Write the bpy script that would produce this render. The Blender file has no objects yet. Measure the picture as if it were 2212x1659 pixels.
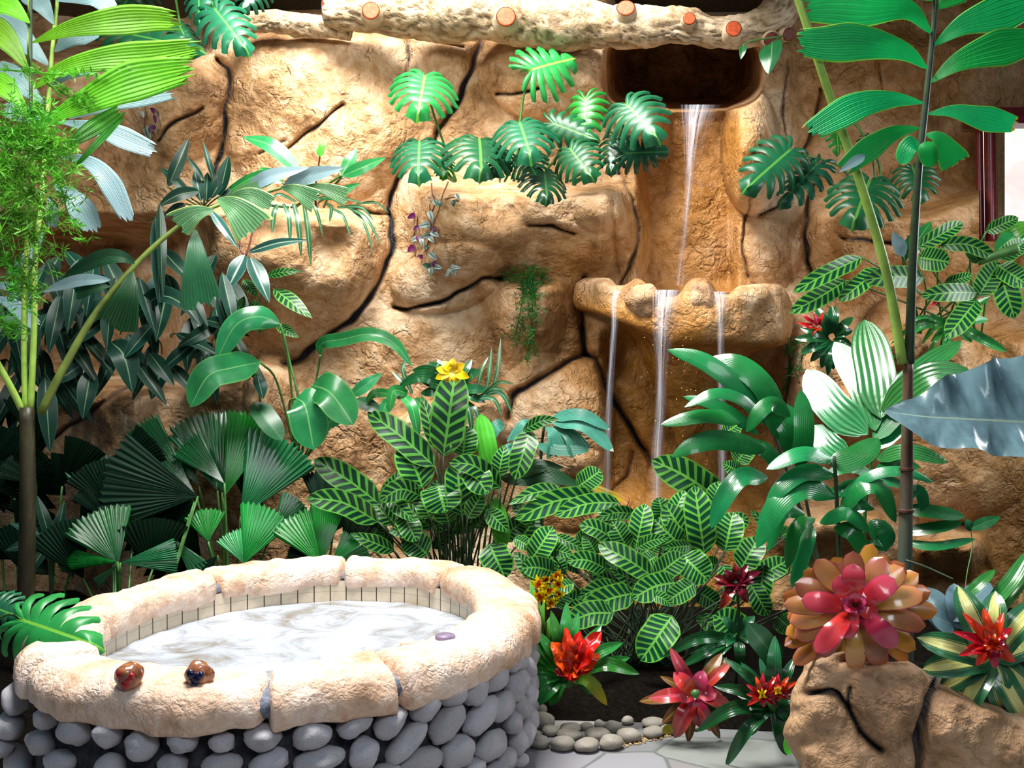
import bpy, math, random
import numpy as np
from mathutils import Vector, noise as mnoise

# ---------------------------------------------------------------- camera, world, lights, exposure
S = bpy.context.scene
COL = S.collection
F, CX, CY, CAMZ = 2125.0, 1106.0, 829.5, 1.75      # focal length in pixels of the 2212x1659 frame, eye height


def P(px, py, d):
    """point seen at pixel (px, py) at distance d in front of the camera"""
    return Vector(((px - CX) / F * d, d, CAMZ - (py - CY) / F * d))


cam = bpy.data.cameras.new('camera')
cam.sensor_width = 36.0
cam.lens = 36.0 * F / 2212.0
cam.clip_start = 0.05
cam_o = bpy.data.objects.new('camera', cam)
cam_o.location = (0, 0, CAMZ)
cam_o.rotation_euler = (math.radians(90), 0, 0)
COL.objects.link(cam_o)
S.camera = cam_o

S.view_settings.view_transform = 'Standard'
S.view_settings.look = 'None'
S.view_settings.gamma = 1.0
S.view_settings.use_curve_mapping = False
S.view_settings.exposure = -0.70

S.cycles.max_bounces = 5
S.cycles.diffuse_bounces = 3

W = bpy.data.worlds.new('world')
S.world = W
W.use_nodes = True
_t = W.node_tree                                   # daylight through the glazed roof: bright overhead, dim towards the walls
_g = _t.nodes.new('ShaderNodeTexCoord'); _s = _t.nodes.new('ShaderNodeSeparateXYZ'); _m = _t.nodes.new('ShaderNodeMapRange')
_t.links.new(_g.outputs['Generated'], _s.inputs[0]); _t.links.new(_s.outputs[2], _m.inputs['Value'])
_m.interpolation_type = 'SMOOTHSTEP'
for _k, _v in (('From Min', 0.2), ('From Max', 0.75), ('To Min', 0.06), ('To Max', 0.5)): _m.inputs[_k].default_value = _v
_t.links.new(_m.outputs[0], _t.nodes['Background'].inputs[1])
_t.nodes['Background'].inputs[0].default_value = (0.52, 0.74, 1.0, 1)


def area(name, loc, aim, sx, sy, power, col):
    L = bpy.data.lights.new(name, 'AREA')
    L.shape = 'RECTANGLE'
    L.size, L.size_y = sx, sy
    L.energy = power
    L.color = col
    o = bpy.data.objects.new(name, L)
    o.location = loc
    o.rotation_euler = (Vector(aim) - Vector(loc)).to_track_quat('-Z', 'Y').to_euler()
    COL.objects.link(o)
    return o


area('skylight', (-0.80, 4.5, 6.6), (-0.8, 6.4, 1.4), 2.5, 2.2, 1650, (1.0, 0.97, 0.92))         # roof light over the pool
area('entrance_daylight', (1.6, -0.8, 4.8), (0.5, 5.0, 0.9), 2.4, 1.6, 150, (0.90, 0.96, 1.0))     # tall glazed front behind the camera
area('side_daylight', (4.4, 5.6, 2.9), (0.8, 4.6, 1.0), 1.2, 1.2, 120, (0.95, 0.98, 1.0))        # open window on the right
frond_lamp = area('frond_fill', (-3.6, 2.2, 4.6), (-2.4, 5.6, 3.7), 1.2, 1.0, 75, (1.0, 0.98, 0.92))  # unseen fill lamp, added to brighten the left fronds
frond_lamp.data.spread = math.radians(75)

# ---------------------------------------------------------------- helpers
rnd = random.Random(7)


def sstep(a, b, x):
    t = np.clip((x - a) / (b - a), 0, 1)
    return t * t * (3 - 2 * t)


def tag(o, label=None, cat=None, group=None, kind=None):
    if label: o['label'] = label
    if cat: o['category'] = cat
    if group: o['group'] = group
    if kind: o['kind'] = kind
    return o


def empty(name, loc, label, cat, group=None):
    o = bpy.data.objects.new(name, None)
    o.empty_display_size = 0.1
    o.location = loc
    COL.objects.link(o)
    return tag(o, label, cat, group)


def origin(o):
    v = Vector((0, 0, 0))
    while o is not None:
        v += o.location
        o = o.parent
    return v


def mesh(name, verts, faces, mat, parent=None, uv=None, smooth=True, attrs=None):
    """ONE mesh object from world-space vertices; its origin sits on its parent"""
    V = np.asarray(verts, dtype=np.float64).reshape(-1, 3)
    if parent is not None:
        V = V - np.array(origin(parent))
    me = bpy.data.meshes.new(name)
    if isinstance(faces, np.ndarray):
        nf, k = faces.shape
        me.vertices.add(len(V)); me.vertices.foreach_set('co', V.ravel())
        me.loops.add(nf * k); me.loops.foreach_set('vertex_index', faces.ravel().astype(np.int32))
        me.polygons.add(nf); me.polygons.foreach_set('loop_start', np.arange(nf, dtype=np.int32) * k)
        me.update(calc_edges=True)
    else:
        me.from_pydata([tuple(v) for v in V], [], faces)
    if uv is not None:
        uv = np.asarray(uv, dtype=np.float64)
        lay = me.uv_layers.new(name='UVMap')
        idx = np.empty(len(me.loops), dtype=np.int32)
        me.loops.foreach_get('vertex_index', idx)
        lay.data.foreach_set('uv', uv[idx].ravel())
    for k, a in (attrs or {}).items():
        at = me.attributes.new(k, 'FLOAT', 'POINT')
        at.data.foreach_set('value', np.asarray(a, dtype=np.float64).ravel())
    if smooth:
        me.polygons.foreach_set('use_smooth', np.ones(len(me.polygons), dtype=bool))
    for m in (mat if isinstance(mat, (list, tuple)) else [mat]):
        me.materials.append(m)
    me.validate()
    o = bpy.data.objects.new(name, me)
    COL.objects.link(o)
    if parent is not None:
        o.parent = parent
    return o


def gridfaces(nu, nv, wrap_u=False):
    """quads of an (nu x nv) grid, vertex index = i*nv + j"""
    iu = np.arange(nu if wrap_u else nu - 1)
    jv = np.arange(nv - 1)
    I, J = np.meshgrid(iu, jv, indexing='ij')
    I2 = (I + 1) % nu
    return np.stack([I * nv + J, I2 * nv + J, I2 * nv + J + 1, I * nv + J + 1], -1).reshape(-1, 4)


def vnoise(X, Y, scale, seed):
    r = np.random.RandomState(seed)
    T = r.rand(256, 256)
    x, y = X / scale + 40, Y / scale + 40
    xi, yi = np.floor(x).astype(int), np.floor(y).astype(int)
    fx, fy = x - xi, y - yi
    fx, fy = fx * fx * fx * (fx * (fx * 6 - 15) + 10), fy * fy * fy * (fy * (fy * 6 - 15) + 10)
    g = lambda a, b: T[a % 256, b % 256]
    return ((g(xi, yi) * (1 - fx) + g(xi + 1, yi) * fx) * (1 - fy) + (g(xi, yi + 1) * (1 - fx) + g(xi + 1, yi + 1) * fx) * fy) * 2 - 1


def segdist(X, Y, pts):
    D = np.full(X.shape, 1e9)
    for (x0, y0), (x1, y1) in zip(pts[:-1], pts[1:]):
        dx, dy = x1 - x0, y1 - y0
        t = np.clip(((X - x0) * dx + (Y - y0) * dy) / (dx * dx + dy * dy + 1e-9), 0, 1)
        D = np.minimum(D, np.hypot(X - x0 - t * dx, Y - y0 - t * dy))
    return D


def spline(pts, n):
    """Catmull-Rom through pts (Vectors or tuples of any length) -> n samples"""
    A = np.array([tuple(p) for p in pts], dtype=float)
    if len(A) == 2:
        t = np.linspace(0, 1, n)[:, None]
        return A[0] * (1 - t) + A[1] * t
    seg = np.linalg.norm(np.diff(A, axis=0), axis=1) + 1e-9
    k = np.concatenate([[0], np.cumsum(np.sqrt(seg) + seg * 0.0)])
    out = []
    A2 = np.vstack([2 * A[0] - A[1], A, 2 * A[-1] - A[-2]])
    # arc length sampling over a dense curve
    dense = []
    for i in range(len(A) - 1):
        p0, p1, p2, p3 = A2[i:i + 4]
        t = np.linspace(0, 1, 24, endpoint=(i == len(A) - 2))[:, None]
        dense.append(0.5 * (2 * p1 + (p2 - p0) * t + (2 * p0 - 5 * p1 + 4 * p2 - p3) * t ** 2 + (3 * p1 - p0 - 3 * p2 + p3) * t ** 3))
    D = np.vstack(dense)
    L = np.concatenate([[0], np.cumsum(np.linalg.norm(np.diff(D, axis=0), axis=1))])
    s = np.linspace(0, L[-1], n)
    return np.stack([np.interp(s, L, D[:, c]) for c in range(A.shape[1])], 1)


def tube_geo(C, R, ns=8, cap=True):
    """C: n x 3 centres, R: n radii"""
    C = np.asarray(C, float); n = len(C)
    T = np.gradient(C, axis=0)
    T /= np.linalg.norm(T, axis=1)[:, None] + 1e-12
    ref = np.array([0.31, 0.9, 0.13])
    Sv = np.cross(T, ref); Sv /= np.linalg.norm(Sv, axis=1)[:, None] + 1e-12
    N = np.cross(Sv, T)
    a = np.linspace(0, 2 * math.pi, ns, endpoint=False)
    V = C[:, None, :] + (Sv[:, None, :] * np.cos(a)[None, :, None] + N[:, None, :] * np.sin(a)[None, :, None]) * np.asarray(R)[:, None, None]
    V = V.reshape(-1, 3)
    faces = []
    for i in range(n - 1):
        for j in range(ns):
            j2 = (j + 1) % ns
            faces.append((i * ns + j, i * ns + j2, (i + 1) * ns + j2, (i + 1) * ns + j))
    if cap:
        faces.append(tuple(range(ns))[::-1])
        faces.append(tuple((n - 1) * ns + j for j in range(ns)))
    return V, faces


class MB:
    """collects several pieces of one part into one mesh"""
    def __init__(self): self.V = []; self.F = []; self.U = []; self.n = 0
    def add(self, V, Fc, uv=None):
        V = np.asarray(V, float).reshape(-1, 3)
        self.V.append(V)
        self.F += [tuple(int(i) + self.n for i in f) for f in Fc]
        self.U.append(np.zeros((len(V), 2)) if uv is None else np.asarray(uv, float))
        self.n += len(V)
    def build(self, name, mat, parent=None, smooth=True):
        return mesh(name, np.vstack(self.V), self.F, mat, parent, np.vstack(self.U), smooth)


def stem(parent, pts, r0, r1, mat, name='stem', ns=8, n=None):
    """pts: (px, py, d); radii in pixels at that distance"""
    n = n or max(6, 5 * len(pts))
    C = spline([P(*p) for p in pts], n)
    dm = sum(p[2] for p in pts) / len(pts)
    R = np.linspace(r0, r1, n) * dm / F
    V, Fc = tube_geo(C, R, ns)
    return mesh(name, V, Fc, mat, parent)

# ---------------------------------------------------------------- materials


class NT:
    def __init__(self, name):
        self.m = bpy.data.materials.new(name)
        self.m.use_nodes = True
        self.t = self.m.node_tree
        self.b = self.t.nodes['Principled BSDF']
        self.out = self.t.nodes['Material Output']
    def n(self, typ, **kw):
        nd = self.t.nodes.new(typ)
        for k, v in kw.items():
            setattr(nd, k, v)
        return nd
    def l(self, a, b): self.t.links.new(a, b)
    def set(self, nd, **kw):
        for k, v in kw.items():
            s = nd.inputs[k.replace('_', ' ')]
            if hasattr(v, 'is_output') or isinstance(v, bpy.types.NodeSocket): self.l(v, s)
            else: s.default_value = v
        return nd
    def val(self, v, sock):
        if isinstance(v, bpy.types.NodeSocket): self.l(v, sock)
        else: sock.default_value = v
    def math(self, op, a, b=0.0, c=0.0, clamp=False):
        nd = self.n('ShaderNodeMath', operation=op); nd.use_clamp = clamp
        for i, v in enumerate((a, b, c)): self.val(v, nd.inputs[i])
        return nd.outputs[0]
    def mix(self, f, a, b):
        nd = self.n('ShaderNodeMix', data_type='RGBA')
        self.val(f, nd.inputs[0])
        for v, i in ((a, 6), (b, 7)):
            if isinstance(v, bpy.types.NodeSocket): self.l(v, nd.inputs[i])
            else: nd.inputs[i].default_value = (*v, 1)
        return nd.outputs[2]
    def noise(self, scale, detail=4, rough=0.55, dist=0.0, vec=None):
        nd = self.n('ShaderNodeTexNoise')
        self.set(nd, Scale=scale, Detail=detail, Roughness=rough, Distortion=dist)
        if vec is not None: self.l(vec, nd.inputs['Vector'])
        return nd.outputs[0]
    def obco(self): return self.n('ShaderNodeTexCoord').outputs['Object']
    def uv(self):
        s = self.n('ShaderNodeSeparateXYZ')
        self.l(self.n('ShaderNodeTexCoord').outputs['UV'], s.inputs[0])
        return s.outputs[0], s.outputs[1]
    def ramp(self, f, stops):
        nd = self.n('ShaderNodeValToRGB')
        e = nd.color_ramp.elements
        while len(e) < len(stops): e.new(0.5)
        for el, (p, c) in zip(e, stops):
            el.position = p; el.color = (*c, 1)
        self.l(f, nd.inputs[0])
        return nd.outputs[0]
    def attr(self, name): return self.n('ShaderNodeAttribute', attribute_name=name).outputs['Fac']
    def bump(self, h, strength, dist, normal=None):
        nd = self.n('ShaderNodeBump')
        self.set(nd, Strength=strength, Distance=dist)
        self.l(h, nd.inputs['Height'])
        if normal is not None: self.l(normal, nd.inputs['Normal'])
        return nd.outputs[0]
    def rand(self): return self.n('ShaderNodeObjectInfo').outputs['Random']
    def fin(self, col, rough=0.5, spec=0.5, normal=None, **kw):
        self.val(col if isinstance(col, bpy.types.NodeSocket) else (*col, 1), self.b.inputs['Base Color'])
        self.val(rough, self.b.inputs['Roughness'])
        self.val(spec, self.b.inputs['Specular IOR Level'])
        if normal is not None: self.l(normal, self.b.inputs['Normal'])
        for k, v in kw.items(): self.val(v, self.b.inputs[k.replace('_', ' ')])
        return self.m


def rock_mat(name, dark, mid, light, scale=1.0, bump=0.75, pink=None, rough=0.62):
    t = NT(name)
    co = t.obco()
    n1 = t.noise(1.3 * scale, 6, 0.6, 0.4, co)
    n2 = t.noise(5.5 * scale, 5, 0.62, 0.8, co)
    n3 = t.noise(26 * scale, 4, 0.6, 0.3, co)
    f = t.math('ADD', t.math('MULTIPLY', n1, 0.52), t.math('ADD', t.math('MULTIPLY', n2, 0.36), t.math('MULTIPLY', n3, 0.12)))
    f = t.math('ADD', t.math('MULTIPLY', t.math('SUBTRACT', f, 0.5), 1.35), 0.5)
    c = t.ramp(f, [(0.33, dark), (0.47, mid), (0.63, light)])
    cr = t.attr('crack')
    wet_lit = t.attr('wet_lit')
    c = t.mix(t.math('MULTIPLY', wet_lit, 0.85), c, t.mix(n2, (0.17, 0.065, 0.010), (0.78, 0.33, 0.045)))  # soaked rock; the bright orange also carries the warm light under the basin
    c = t.mix(cr, c, t.mix(n3, (0.012, 0.012, 0.016), (0.045, 0.045, 0.06)))
    # stamped, wrinkled plaster skin
    wv = t.noise(10 * scale, 3.5, 0.55, 1.0, co)
    vor = t.n('ShaderNodeTexVoronoi', feature='SMOOTH_F1')
    mx = t.n('ShaderNodeMix', data_type='VECTOR'); mx.inputs[0].default_value = 0.12
    t.l(co, mx.inputs[4])
    nz = t.n('ShaderNodeTexNoise'); t.set(nz, Scale=7.0 * scale, Detail=3.0); t.l(co, nz.inputs['Vector'])
    t.l(nz.outputs['Color'], mx.inputs[5])
    t.l(mx.outputs[1], vor.inputs['Vector']); vor.inputs['Scale'].default_value = 17 * scale
    fold = t.math('ABSOLUTE', t.math('SUBTRACT', wv, 0.5))
    # scattered sharp creases pressed into the plaster
    ve = t.n('ShaderNodeTexVoronoi', feature='DISTANCE_TO_EDGE'); ve.inputs['Scale'].default_value = 8.5 * scale
    mx2 = t.n('ShaderNodeMix', data_type='VECTOR'); mx2.inputs[0].default_value = 0.22
    t.l(co, mx2.inputs[4]); t.l(nz.outputs['Color'], mx2.inputs[5]); t.l(mx2.outputs[1], ve.inputs['Vector'])
    gate = t.math('MULTIPLY', t.math('SUBTRACT', t.noise(4.2 * scale, 3, 0.6, 0.4, co), 0.50), 6, clamp=True)
    crease = t.math('MULTIPLY', t.math('SUBTRACT', 1.0, t.math('MULTIPLY', ve.outputs[0], 9), clamp=True), gate)
    c = t.mix(t.math('MULTIPLY', crease, 0.22), c, (dark[0] * .55, dark[1] * .5, dark[2] * .5))
    h = t.math('ADD', t.math('MULTIPLY', t.math('POWER', fold, 0.6), t.math('MULTIPLY_ADD', gate, 0.40, 0.34)), t.math('ADD', t.math('MULTIPLY', vor.outputs[0], 0.18), t.math('MULTIPLY', n3, 0.35)))
    h = t.math('SUBTRACT', h, t.math('MULTIPLY', crease, 0.42))
    nm = t.bump(h, bump, 0.06)
    r = t.math('SUBTRACT', rough, t.math('MULTIPLY', wet_lit, 0.3))
    return t.fin(c, r, 0.45, nm)


def simple_mat(name, col, rough=0.5, spec=0.5, var=0.25, scale=20, bump=0.0, metallic=0.0):
    t = NT(name)
    n = t.noise(scale, 4, 0.6, 0.2, t.obco())
    lo = tuple(c * (1 - var) for c in col); hi = tuple(min(1, c * (1 + var)) for c in col)
    c = t.ramp(n, [(0.35, lo), (0.65, hi)])
    nm = t.bump(n, bump, 0.01) if bump else None
    return t.fin(c, rough, spec, nm, Metallic=metallic)


def pebble_mat(name, col):
    t = NT(name)
    co = t.obco()
    sp = t.noise(160, 2, 0.7, 0, co)
    n = t.noise(9, 4, 0.6, 0.5, co)
    r = t.rand()
    b = t.mix(r, tuple(c * 0.8 for c in col), tuple(min(1, c * 1.25) for c in col))
    warm = t.mix(t.math('MULTIPLY', n, 0.5), b, tuple(c * k for c, k in zip(col, (1.05, 0.85, 0.65))))
    c = t.mix(t.math('MULTIPLY', t.math('GREATER_THAN', sp, 0.60), 0.35), warm, tuple(c * 0.35 for c in col))
    h = t.math('ADD', t.math('MULTIPLY', sp, 0.35), n)
    return t.fin(c, 0.55, 0.4, t.bump(h, 0.5, 0.012))


M = {}
M['rock'] = rock_mat('rock_wall', (0.19, 0.092, 0.034), (0.475, 0.268, 0.118), (0.745, 0.545, 0.36))
M['rim'] = rock_mat('rock_rim', (0.50, 0.27, 0.15), (0.73, 0.50, 0.36), (0.87, 0.70, 0.60), 1.6, 0.42)
M['planter'] = rock_mat('rock_planter', (0.22, 0.115, 0.055), (0.44, 0.255, 0.13), (0.58, 0.37, 0.22), 1.5, 0.5)
M['mortar'] = simple_mat('dark_mortar', (0.035, 0.036, 0.045), 0.8, 0.3, 0.5, 30, 0.6)
M['greymortar'] = simple_mat('grey_mortar', (0.17, 0.19, 0.25), 0.8, 0.3, 0.4, 40, 0.5)
M['cobble'] = pebble_mat('grey_cobble', (0.40, 0.40, 0.455))
M['pebble'] = pebble_mat('path_pebble', (0.27, 0.255, 0.225))
M['soil'] = simple_mat('soil', (0.004, 0.003, 0.002), 0.95, 0.05, 0.6, 40, 1.0)
M['redwood'] = simple_mat('red_painted_wood', (0.22, 0.018, 0.02), 0.28, 0.6, 0.3, 12)
M['sapcut'] = simple_mat('orange_cut_face', (0.50, 0.075, 0.018), 0.55, 0.4, 0.25, 40, 0.3)
M['darkcut'] = simple_mat('dark_cut_face', (0.13, 0.025, 0.015), 0.6, 0.4, 0.3, 40, 0.3)


def bark_mat():
    t = NT('carved_bark')
    co = t.obco()
    n = t.noise(6, 5, 0.6, 0.8, co)
    n2 = t.noise(38, 4, 0.6, 0.3, co)
    cr = t.attr('crack')
    c = t.ramp(n, [(0.35, (0.30, 0.195, 0.09)), (0.62, (0.58, 0.455, 0.31))])
    c = t.mix(t.math('MULTIPLY', cr, 0.75), c, (0.13, 0.075, 0.03))
    return t.fin(c, 0.6, 0.4, t.bump(t.math('ADD', n2, t.math('MULTIPLY', n, 0.5)), 0.5, 0.02))


M['bark'] = bark_mat()


def flag_mat():
    t = NT('flagstones')
    co = t.obco()
    nz = t.n('ShaderNodeTexNoise'); t.set(nz, Scale=2.2, Detail=3.0); t.l(co, nz.inputs['Vector'])
    mx = t.n('ShaderNodeMix', data_type='VECTOR'); mx.inputs[0].default_value = 0.08
    t.l(co, mx.inputs[4]); t.l(nz.outputs['Color'], mx.inputs[5])
    e = t.n('ShaderNodeTexVoronoi', feature='DISTANCE_TO_EDGE'); e.inputs['Scale'].default_value = 2.3
    v = t.n('ShaderNodeTexVoronoi'); v.inputs['Scale'].default_value = 2.3
    t.l(mx.outputs[1], e.inputs['Vector']); t.l(mx.outputs[1], v.inputs['Vector'])
    n = t.noise(7, 5, 0.6, 0.5, co)
    st = t.mix(n, (0.05, 0.053, 0.058), (0.095, 0.092, 0.085))
    hs = t.n('ShaderNodeHueSaturation'); hs.inputs['Saturation'].default_value = 0.12; t.l(v.outputs['Color'], hs.inputs['Color'])
    st = t.mix(0.22, st, hs.outputs[0])
    g = t.math('LESS_THAN', e.outputs[0], 0.018)
    c = t.mix(g, st, (0.14, 0.15, 0.145))
    h = t.math('ADD', t.math('MULTIPLY', t.math('MINIMUM', e.outputs[0], 0.05), 12), n)
    return t.fin(c, 0.6, 0.12, t.bump(h, 0.35, 0.02))


M['flag'] = flag_mat()


def tile_mat():
    t = NT('cream_tile')
    u, v = t.uv()
    fu = t.math('FRACT', t.math('MULTIPLY', u, 60))
    line = t.math('LESS_THAN', fu, 0.075)
    lv = t.math('LESS_THAN', t.math('FRACT', t.math('MULTIPLY', v, 2.0)), 0.045)
    n = t.noise(30, 4, 0.6, 0.4, t.obco())
    c = t.mix(n, (0.50, 0.40, 0.28), (0.70, 0.60, 0.46))
    c = t.mix(lv, c, (0.42, 0.34, 0.24))
    c = t.mix(line, c, (0.075, 0.045, 0.03))
    return t.fin(c, 0.3, 0.5)


M['tile'] = tile_mat()


def spa_water():
    t = NT('bubbling_water')
    co = t.obco()
    sc = t.n('ShaderNodeMapping'); sc.inputs['Scale'].default_value = (1.0, 1.0, 1.0); t.l(co, sc.inputs[0])
    n = t.noise(3.0, 5, 0.62, 1.6, sc.outputs[0])
    n2 = t.noise(30, 4, 0.7, 0.5, co)
    v = t.n('ShaderNodeTexVoronoi'); v.inputs['Scale'].default_value = 75; t.l(co, v.inputs['Vector'])
    c = t.ramp(n, [(0.34, (0.22, 0.205, 0.18)), (0.48, (0.36, 0.395, 0.45)), (0.66, (0.56, 0.63, 0.71))])
    bub = t.math('MULTIPLY', t.math('LESS_THAN', v.outputs[0], 0.22), t.math('GREATER_THAN', n, 0.52))
    c = t.mix(t.math('MULTIPLY', bub, 0.6), c, (0.80, 0.84, 0.88))
    h = t.math('ADD', t.math('MULTIPLY', n, 1.2), t.math('ADD', t.math('MULTIPLY', n2, 0.2), t.math('MULTIPLY', bub, 0.1)))
    return t.fin(c, 0.16, 0.5, t.bump(h, 0.55, 0.05))


M['spa'] = spa_water()


def fall_mat():
    t = NT('falling_water')
    u, v = t.uv()
    cx = t.n('ShaderNodeCombineXYZ')
    t.l(t.math('MULTIPLY', u, 12.0), cx.inputs[0]); t.l(t.math('MULTIPLY', v, 1.6), cx.inputs[1])
    n = t.noise(1.6, 5, 0.65, 0.4, cx.outputs[0])
    edge = t.math('SUBTRACT', 1.0, t.math('ABSOLUTE', t.math('SUBTRACT', t.math('MULTIPLY', u, 2), 1)))
    fade = t.math('SUBTRACT', 1.0, t.math('MULTIPLY', t.math('POWER', v, 0.7), 0.72))
    a = t.math('MULTIPLY', t.math('MULTIPLY', t.math('MULTIPLY', t.math('SUBTRACT', n, 0.44), 3.0, clamp=True), t.math('POWER', edge, 0.5)), fade, clamp=True)
    a = t.math('MULTIPLY', a, 0.82)
    m = t.fin((0.80, 0.84, 0.96), 0.12, 0.6, Alpha=a)
    return m


M['fall'] = fall_mat()


def basin_water():
    t = NT('pool_water')
    n = t.noise(14, 4, 0.6, 1.0, t.obco())
    c = t.mix(n, (0.42, 0.40, 0.36), (0.80, 0.83, 0.88))
    return t.fin(c, 0.08, 0.6, t.bump(n, 0.4, 0.03))


M['basinwater'] = basin_water()


def outside_mat():
    t = NT('garden_in_daylight')
    n = t.noise(1.2, 4, 0.6, 0.6, t.obco())
    c = t.ramp(n, [(0.35, (1.0, 0.80, 0.76)), (0.5, (1, 1, 1)), (0.64, (0.86, 1.0, 0.82))])
    e = t.n('ShaderNodeEmission'); t.l(c, e.inputs[0]); e.inputs[1].default_value = 1.75
    t.l(e.outputs[0], t.out.inputs[0])
    return t.m


M['outside'] = outside_mat()
# ================================================================= THE SETTING: carved rock wall, floor, soil, window
WD = 7.4                                         # distance of the wall's base plane
gx = np.arange(-330, 2300 + 1, 3.0)
gy = np.arange(-190, 1345 + 1, 3.0)
X, Y = np.meshgrid(gx, gy, indexing='ij')
H = np.zeros_like(X)                              # how far the rock stands out in front of the base plane
H += 0.10 * vnoise(X, Y, 330, 1) + 0.055 * vnoise(X, Y, 150, 2) + 0.022 * vnoise(X, Y, 62, 3) + 0.010 * vnoise(X, Y, 27, 4) + 0.005 * vnoise(X, Y, 13, 5)


def dome(cx, cy, rx, ry, A, p=0.8, rot=0.0):
    global H
    c, s = math.cos(rot), math.sin(rot)
    dx, dy = X - cx, Y - cy
    r2 = ((dx * c + dy * s) / rx) ** 2 + ((-dx * s + dy * c) / ry) ** 2
    H = H + A * np.clip(1 - r2, 0, 1) ** p


def ledge(top, A, L, fade=45, lip=26, under=0.30):
    """a planting pocket: a lip along the line TOP that bellies out by A and dies away L pixels below it"""
    global H
    xs = [p[0] for p in top]; ys = [p[1] for p in top]
    yt = np.interp(X, xs, ys) + 5 * vnoise(X, Y * 0, 40, int(xs[0]) + 400)
    t = Y - yt
    fade = fade * 2.0
    e = sstep(xs[0], xs[0] + fade, X) * (1 - sstep(xs[-1] - fade, xs[-1], X))
    f = sstep(-4, lip, t) ** 0.7 * (1 - sstep(under * L, L * (0.55 + 0.45 * e), t))
    H = H + A * f * e * (1 + .25 * vnoise(X, Y, 90, int(xs[0]) + 401))


CR = [  # mortar joints and carved cracks: points, half width, depth, darkness
    ([(868, 60), (880, 100), (885, 140), (880, 180)], 3, .05, .9),
    ([(1045, 80), (1020, 150), (985, 230), (945, 285), (925, 330), (900, 372)], 6, .10, 1),
    ([(868, 372), (850, 410), (838, 450), (845, 490), (850, 520), (835, 580), (800, 640), (760, 690), (700, 730), (650, 775), (615, 788)], 6.5, .12, 1),
    ([(838, 462), (800, 460), (760, 450)], 4, .07, .9),
    ([(468, 130), (490, 145), (498, 175), (487, 230), (482, 290), (472, 345), (455, 400)], 6, .10, 1),
    ([(742, 223), (690, 270), (640, 305), (618, 325)], 4, .06, .9),
    ([(340, 303), (380, 262), (435, 235)], 4, .06, .9),
    ([(1265, 598), (1257, 640), (1254, 700), (1262, 765), (1290, 778), (1305, 830), (1340, 890), (1380, 950), (1410, 1000)], 6, .11, 1),
    ([(1262, 765), (1200, 800), (1140, 832), (1105, 858), (1100, 905)], 6.5, .10, 1),
    ([(850, 662), (880, 667), (950, 652), (1000, 627), (1040, 603), (1085, 600)], 4.5, .12, 1),
    ([(1138, 486), (1190, 488), (1242, 506)], 3.5, .08, .9),
    ([(1338, 375), (1368, 430), (1378, 480), (1376, 520), (1362, 580), (1345, 612)], 4, .08, .7),
    ([(1628, 415), (1612, 470), (1602, 520), (1614, 595)], 3, .05, .8),
    ([(1765, 375), (1747, 430), (1739, 490), (1746, 560), (1760, 600)], 5, .09, .9),
    ([(1820, 514), (1880, 519), (1938, 524)], 4, .10, .95),
    ([(1772, 195), (1757, 270), (1728, 352)], 4, .07, .9),
    ([(1899, 138), (1905, 195)], 3, .05, .9),
    ([(1640, 466), (1692, 438)], 3, .06, .9),
    ([(1075, 205), (1112, 206), (1165, 190)], 4, .09, .85),
    ([(1368, 978), (1352, 1030), (1322, 1062)], 3, .06, .7),
    ([(1252, 940), (1246, 968), (1240, 1000)], 2.5, .04, .6),
    ([(1702, 745), (1706, 830), (1690, 890), (1680, 930)], 4, .08, .8),
    ([(690, 60), (860, 68), (1000, 100)], 3, .05, .5),
    ([(100, 960), (180, 900), (300, 815)], 6, .10, .7),
    ([(300, 960), (400, 940), (470, 905)], 3, .05, .4),
    ([(1700, 140), (1690, 260), (1700, 320)], 3, .05, .6),
    ([(2010, 1160), (2060, 1130), (2110, 1136)], 5, .09, .8),
    ([(1870, 700), (1900, 760), (1890, 830)], 4, .08, .7),
    ([(620, 300), (560, 335)], 2.5, .04, .5),
]
# broad bulges
dome(690, 230, 230, 220, .22); dome(390, 220, 110, 130, .22); dome(960, 160, 90, 110, .10)
dome(1190, 160, 150, 110, .32, .7, .1); dome(1270, 160, 80, 70, .10)
dome(1622, 325, 66, 140, .66, .5); dome(1388, 258, 62, 66, .70, .5); dome(1365, 480, 40, 160, .2)
dome(1200, 900, 130, 140, .18, .6, -.4); dome(1250, 1060, 150, 90, .12)
dome(1800, 560, 90, 120, .14); dome(1665, 520, 75, 110, .12)
# recesses: the dark cave above the fall, the hollow behind it, the soffits over the logs
rx = ((X - 1475) / 165) ** 2; ry = ((Y - 155) / 80) ** 2
H -= 2.2 * np.clip(1.25 - (rx ** 2 + ry ** 2), 0, 1) ** .8
H -= 0.22 * sstep(1370, 1400, X) * (1 - sstep(1570, 1600, X)) * sstep(200, 260, Y) * (1 - sstep(600, 660, Y))
H -= 0.30 * sstep(1290, 1330, X) * (1 - sstep(1660, 1700, X)) * sstep(690, 760, Y) * (1 - sstep(1020, 1120, Y))
H -= 0.9 * (1 - sstep(15, 45, Y)) * sstep(1310, 1350, X) * (1 - sstep(1640, 1670, X))
H -= 0.25 * sstep(1680, 1740, X) * (1 - sstep(380, 430, Y))
H -= 0.65 * (1 - sstep(120, 290, X)) * sstep(840, 900, Y)
H -= 1.35 * (1 - sstep(330, 480, X)) * sstep(455, 530, Y) * (1 - sstep(770, 850, Y))
H -= 0.25 * (1 - sstep(230, 330, X)) * sstep(200, 300, Y) * (1 - sstep(800, 850, Y))
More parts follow.
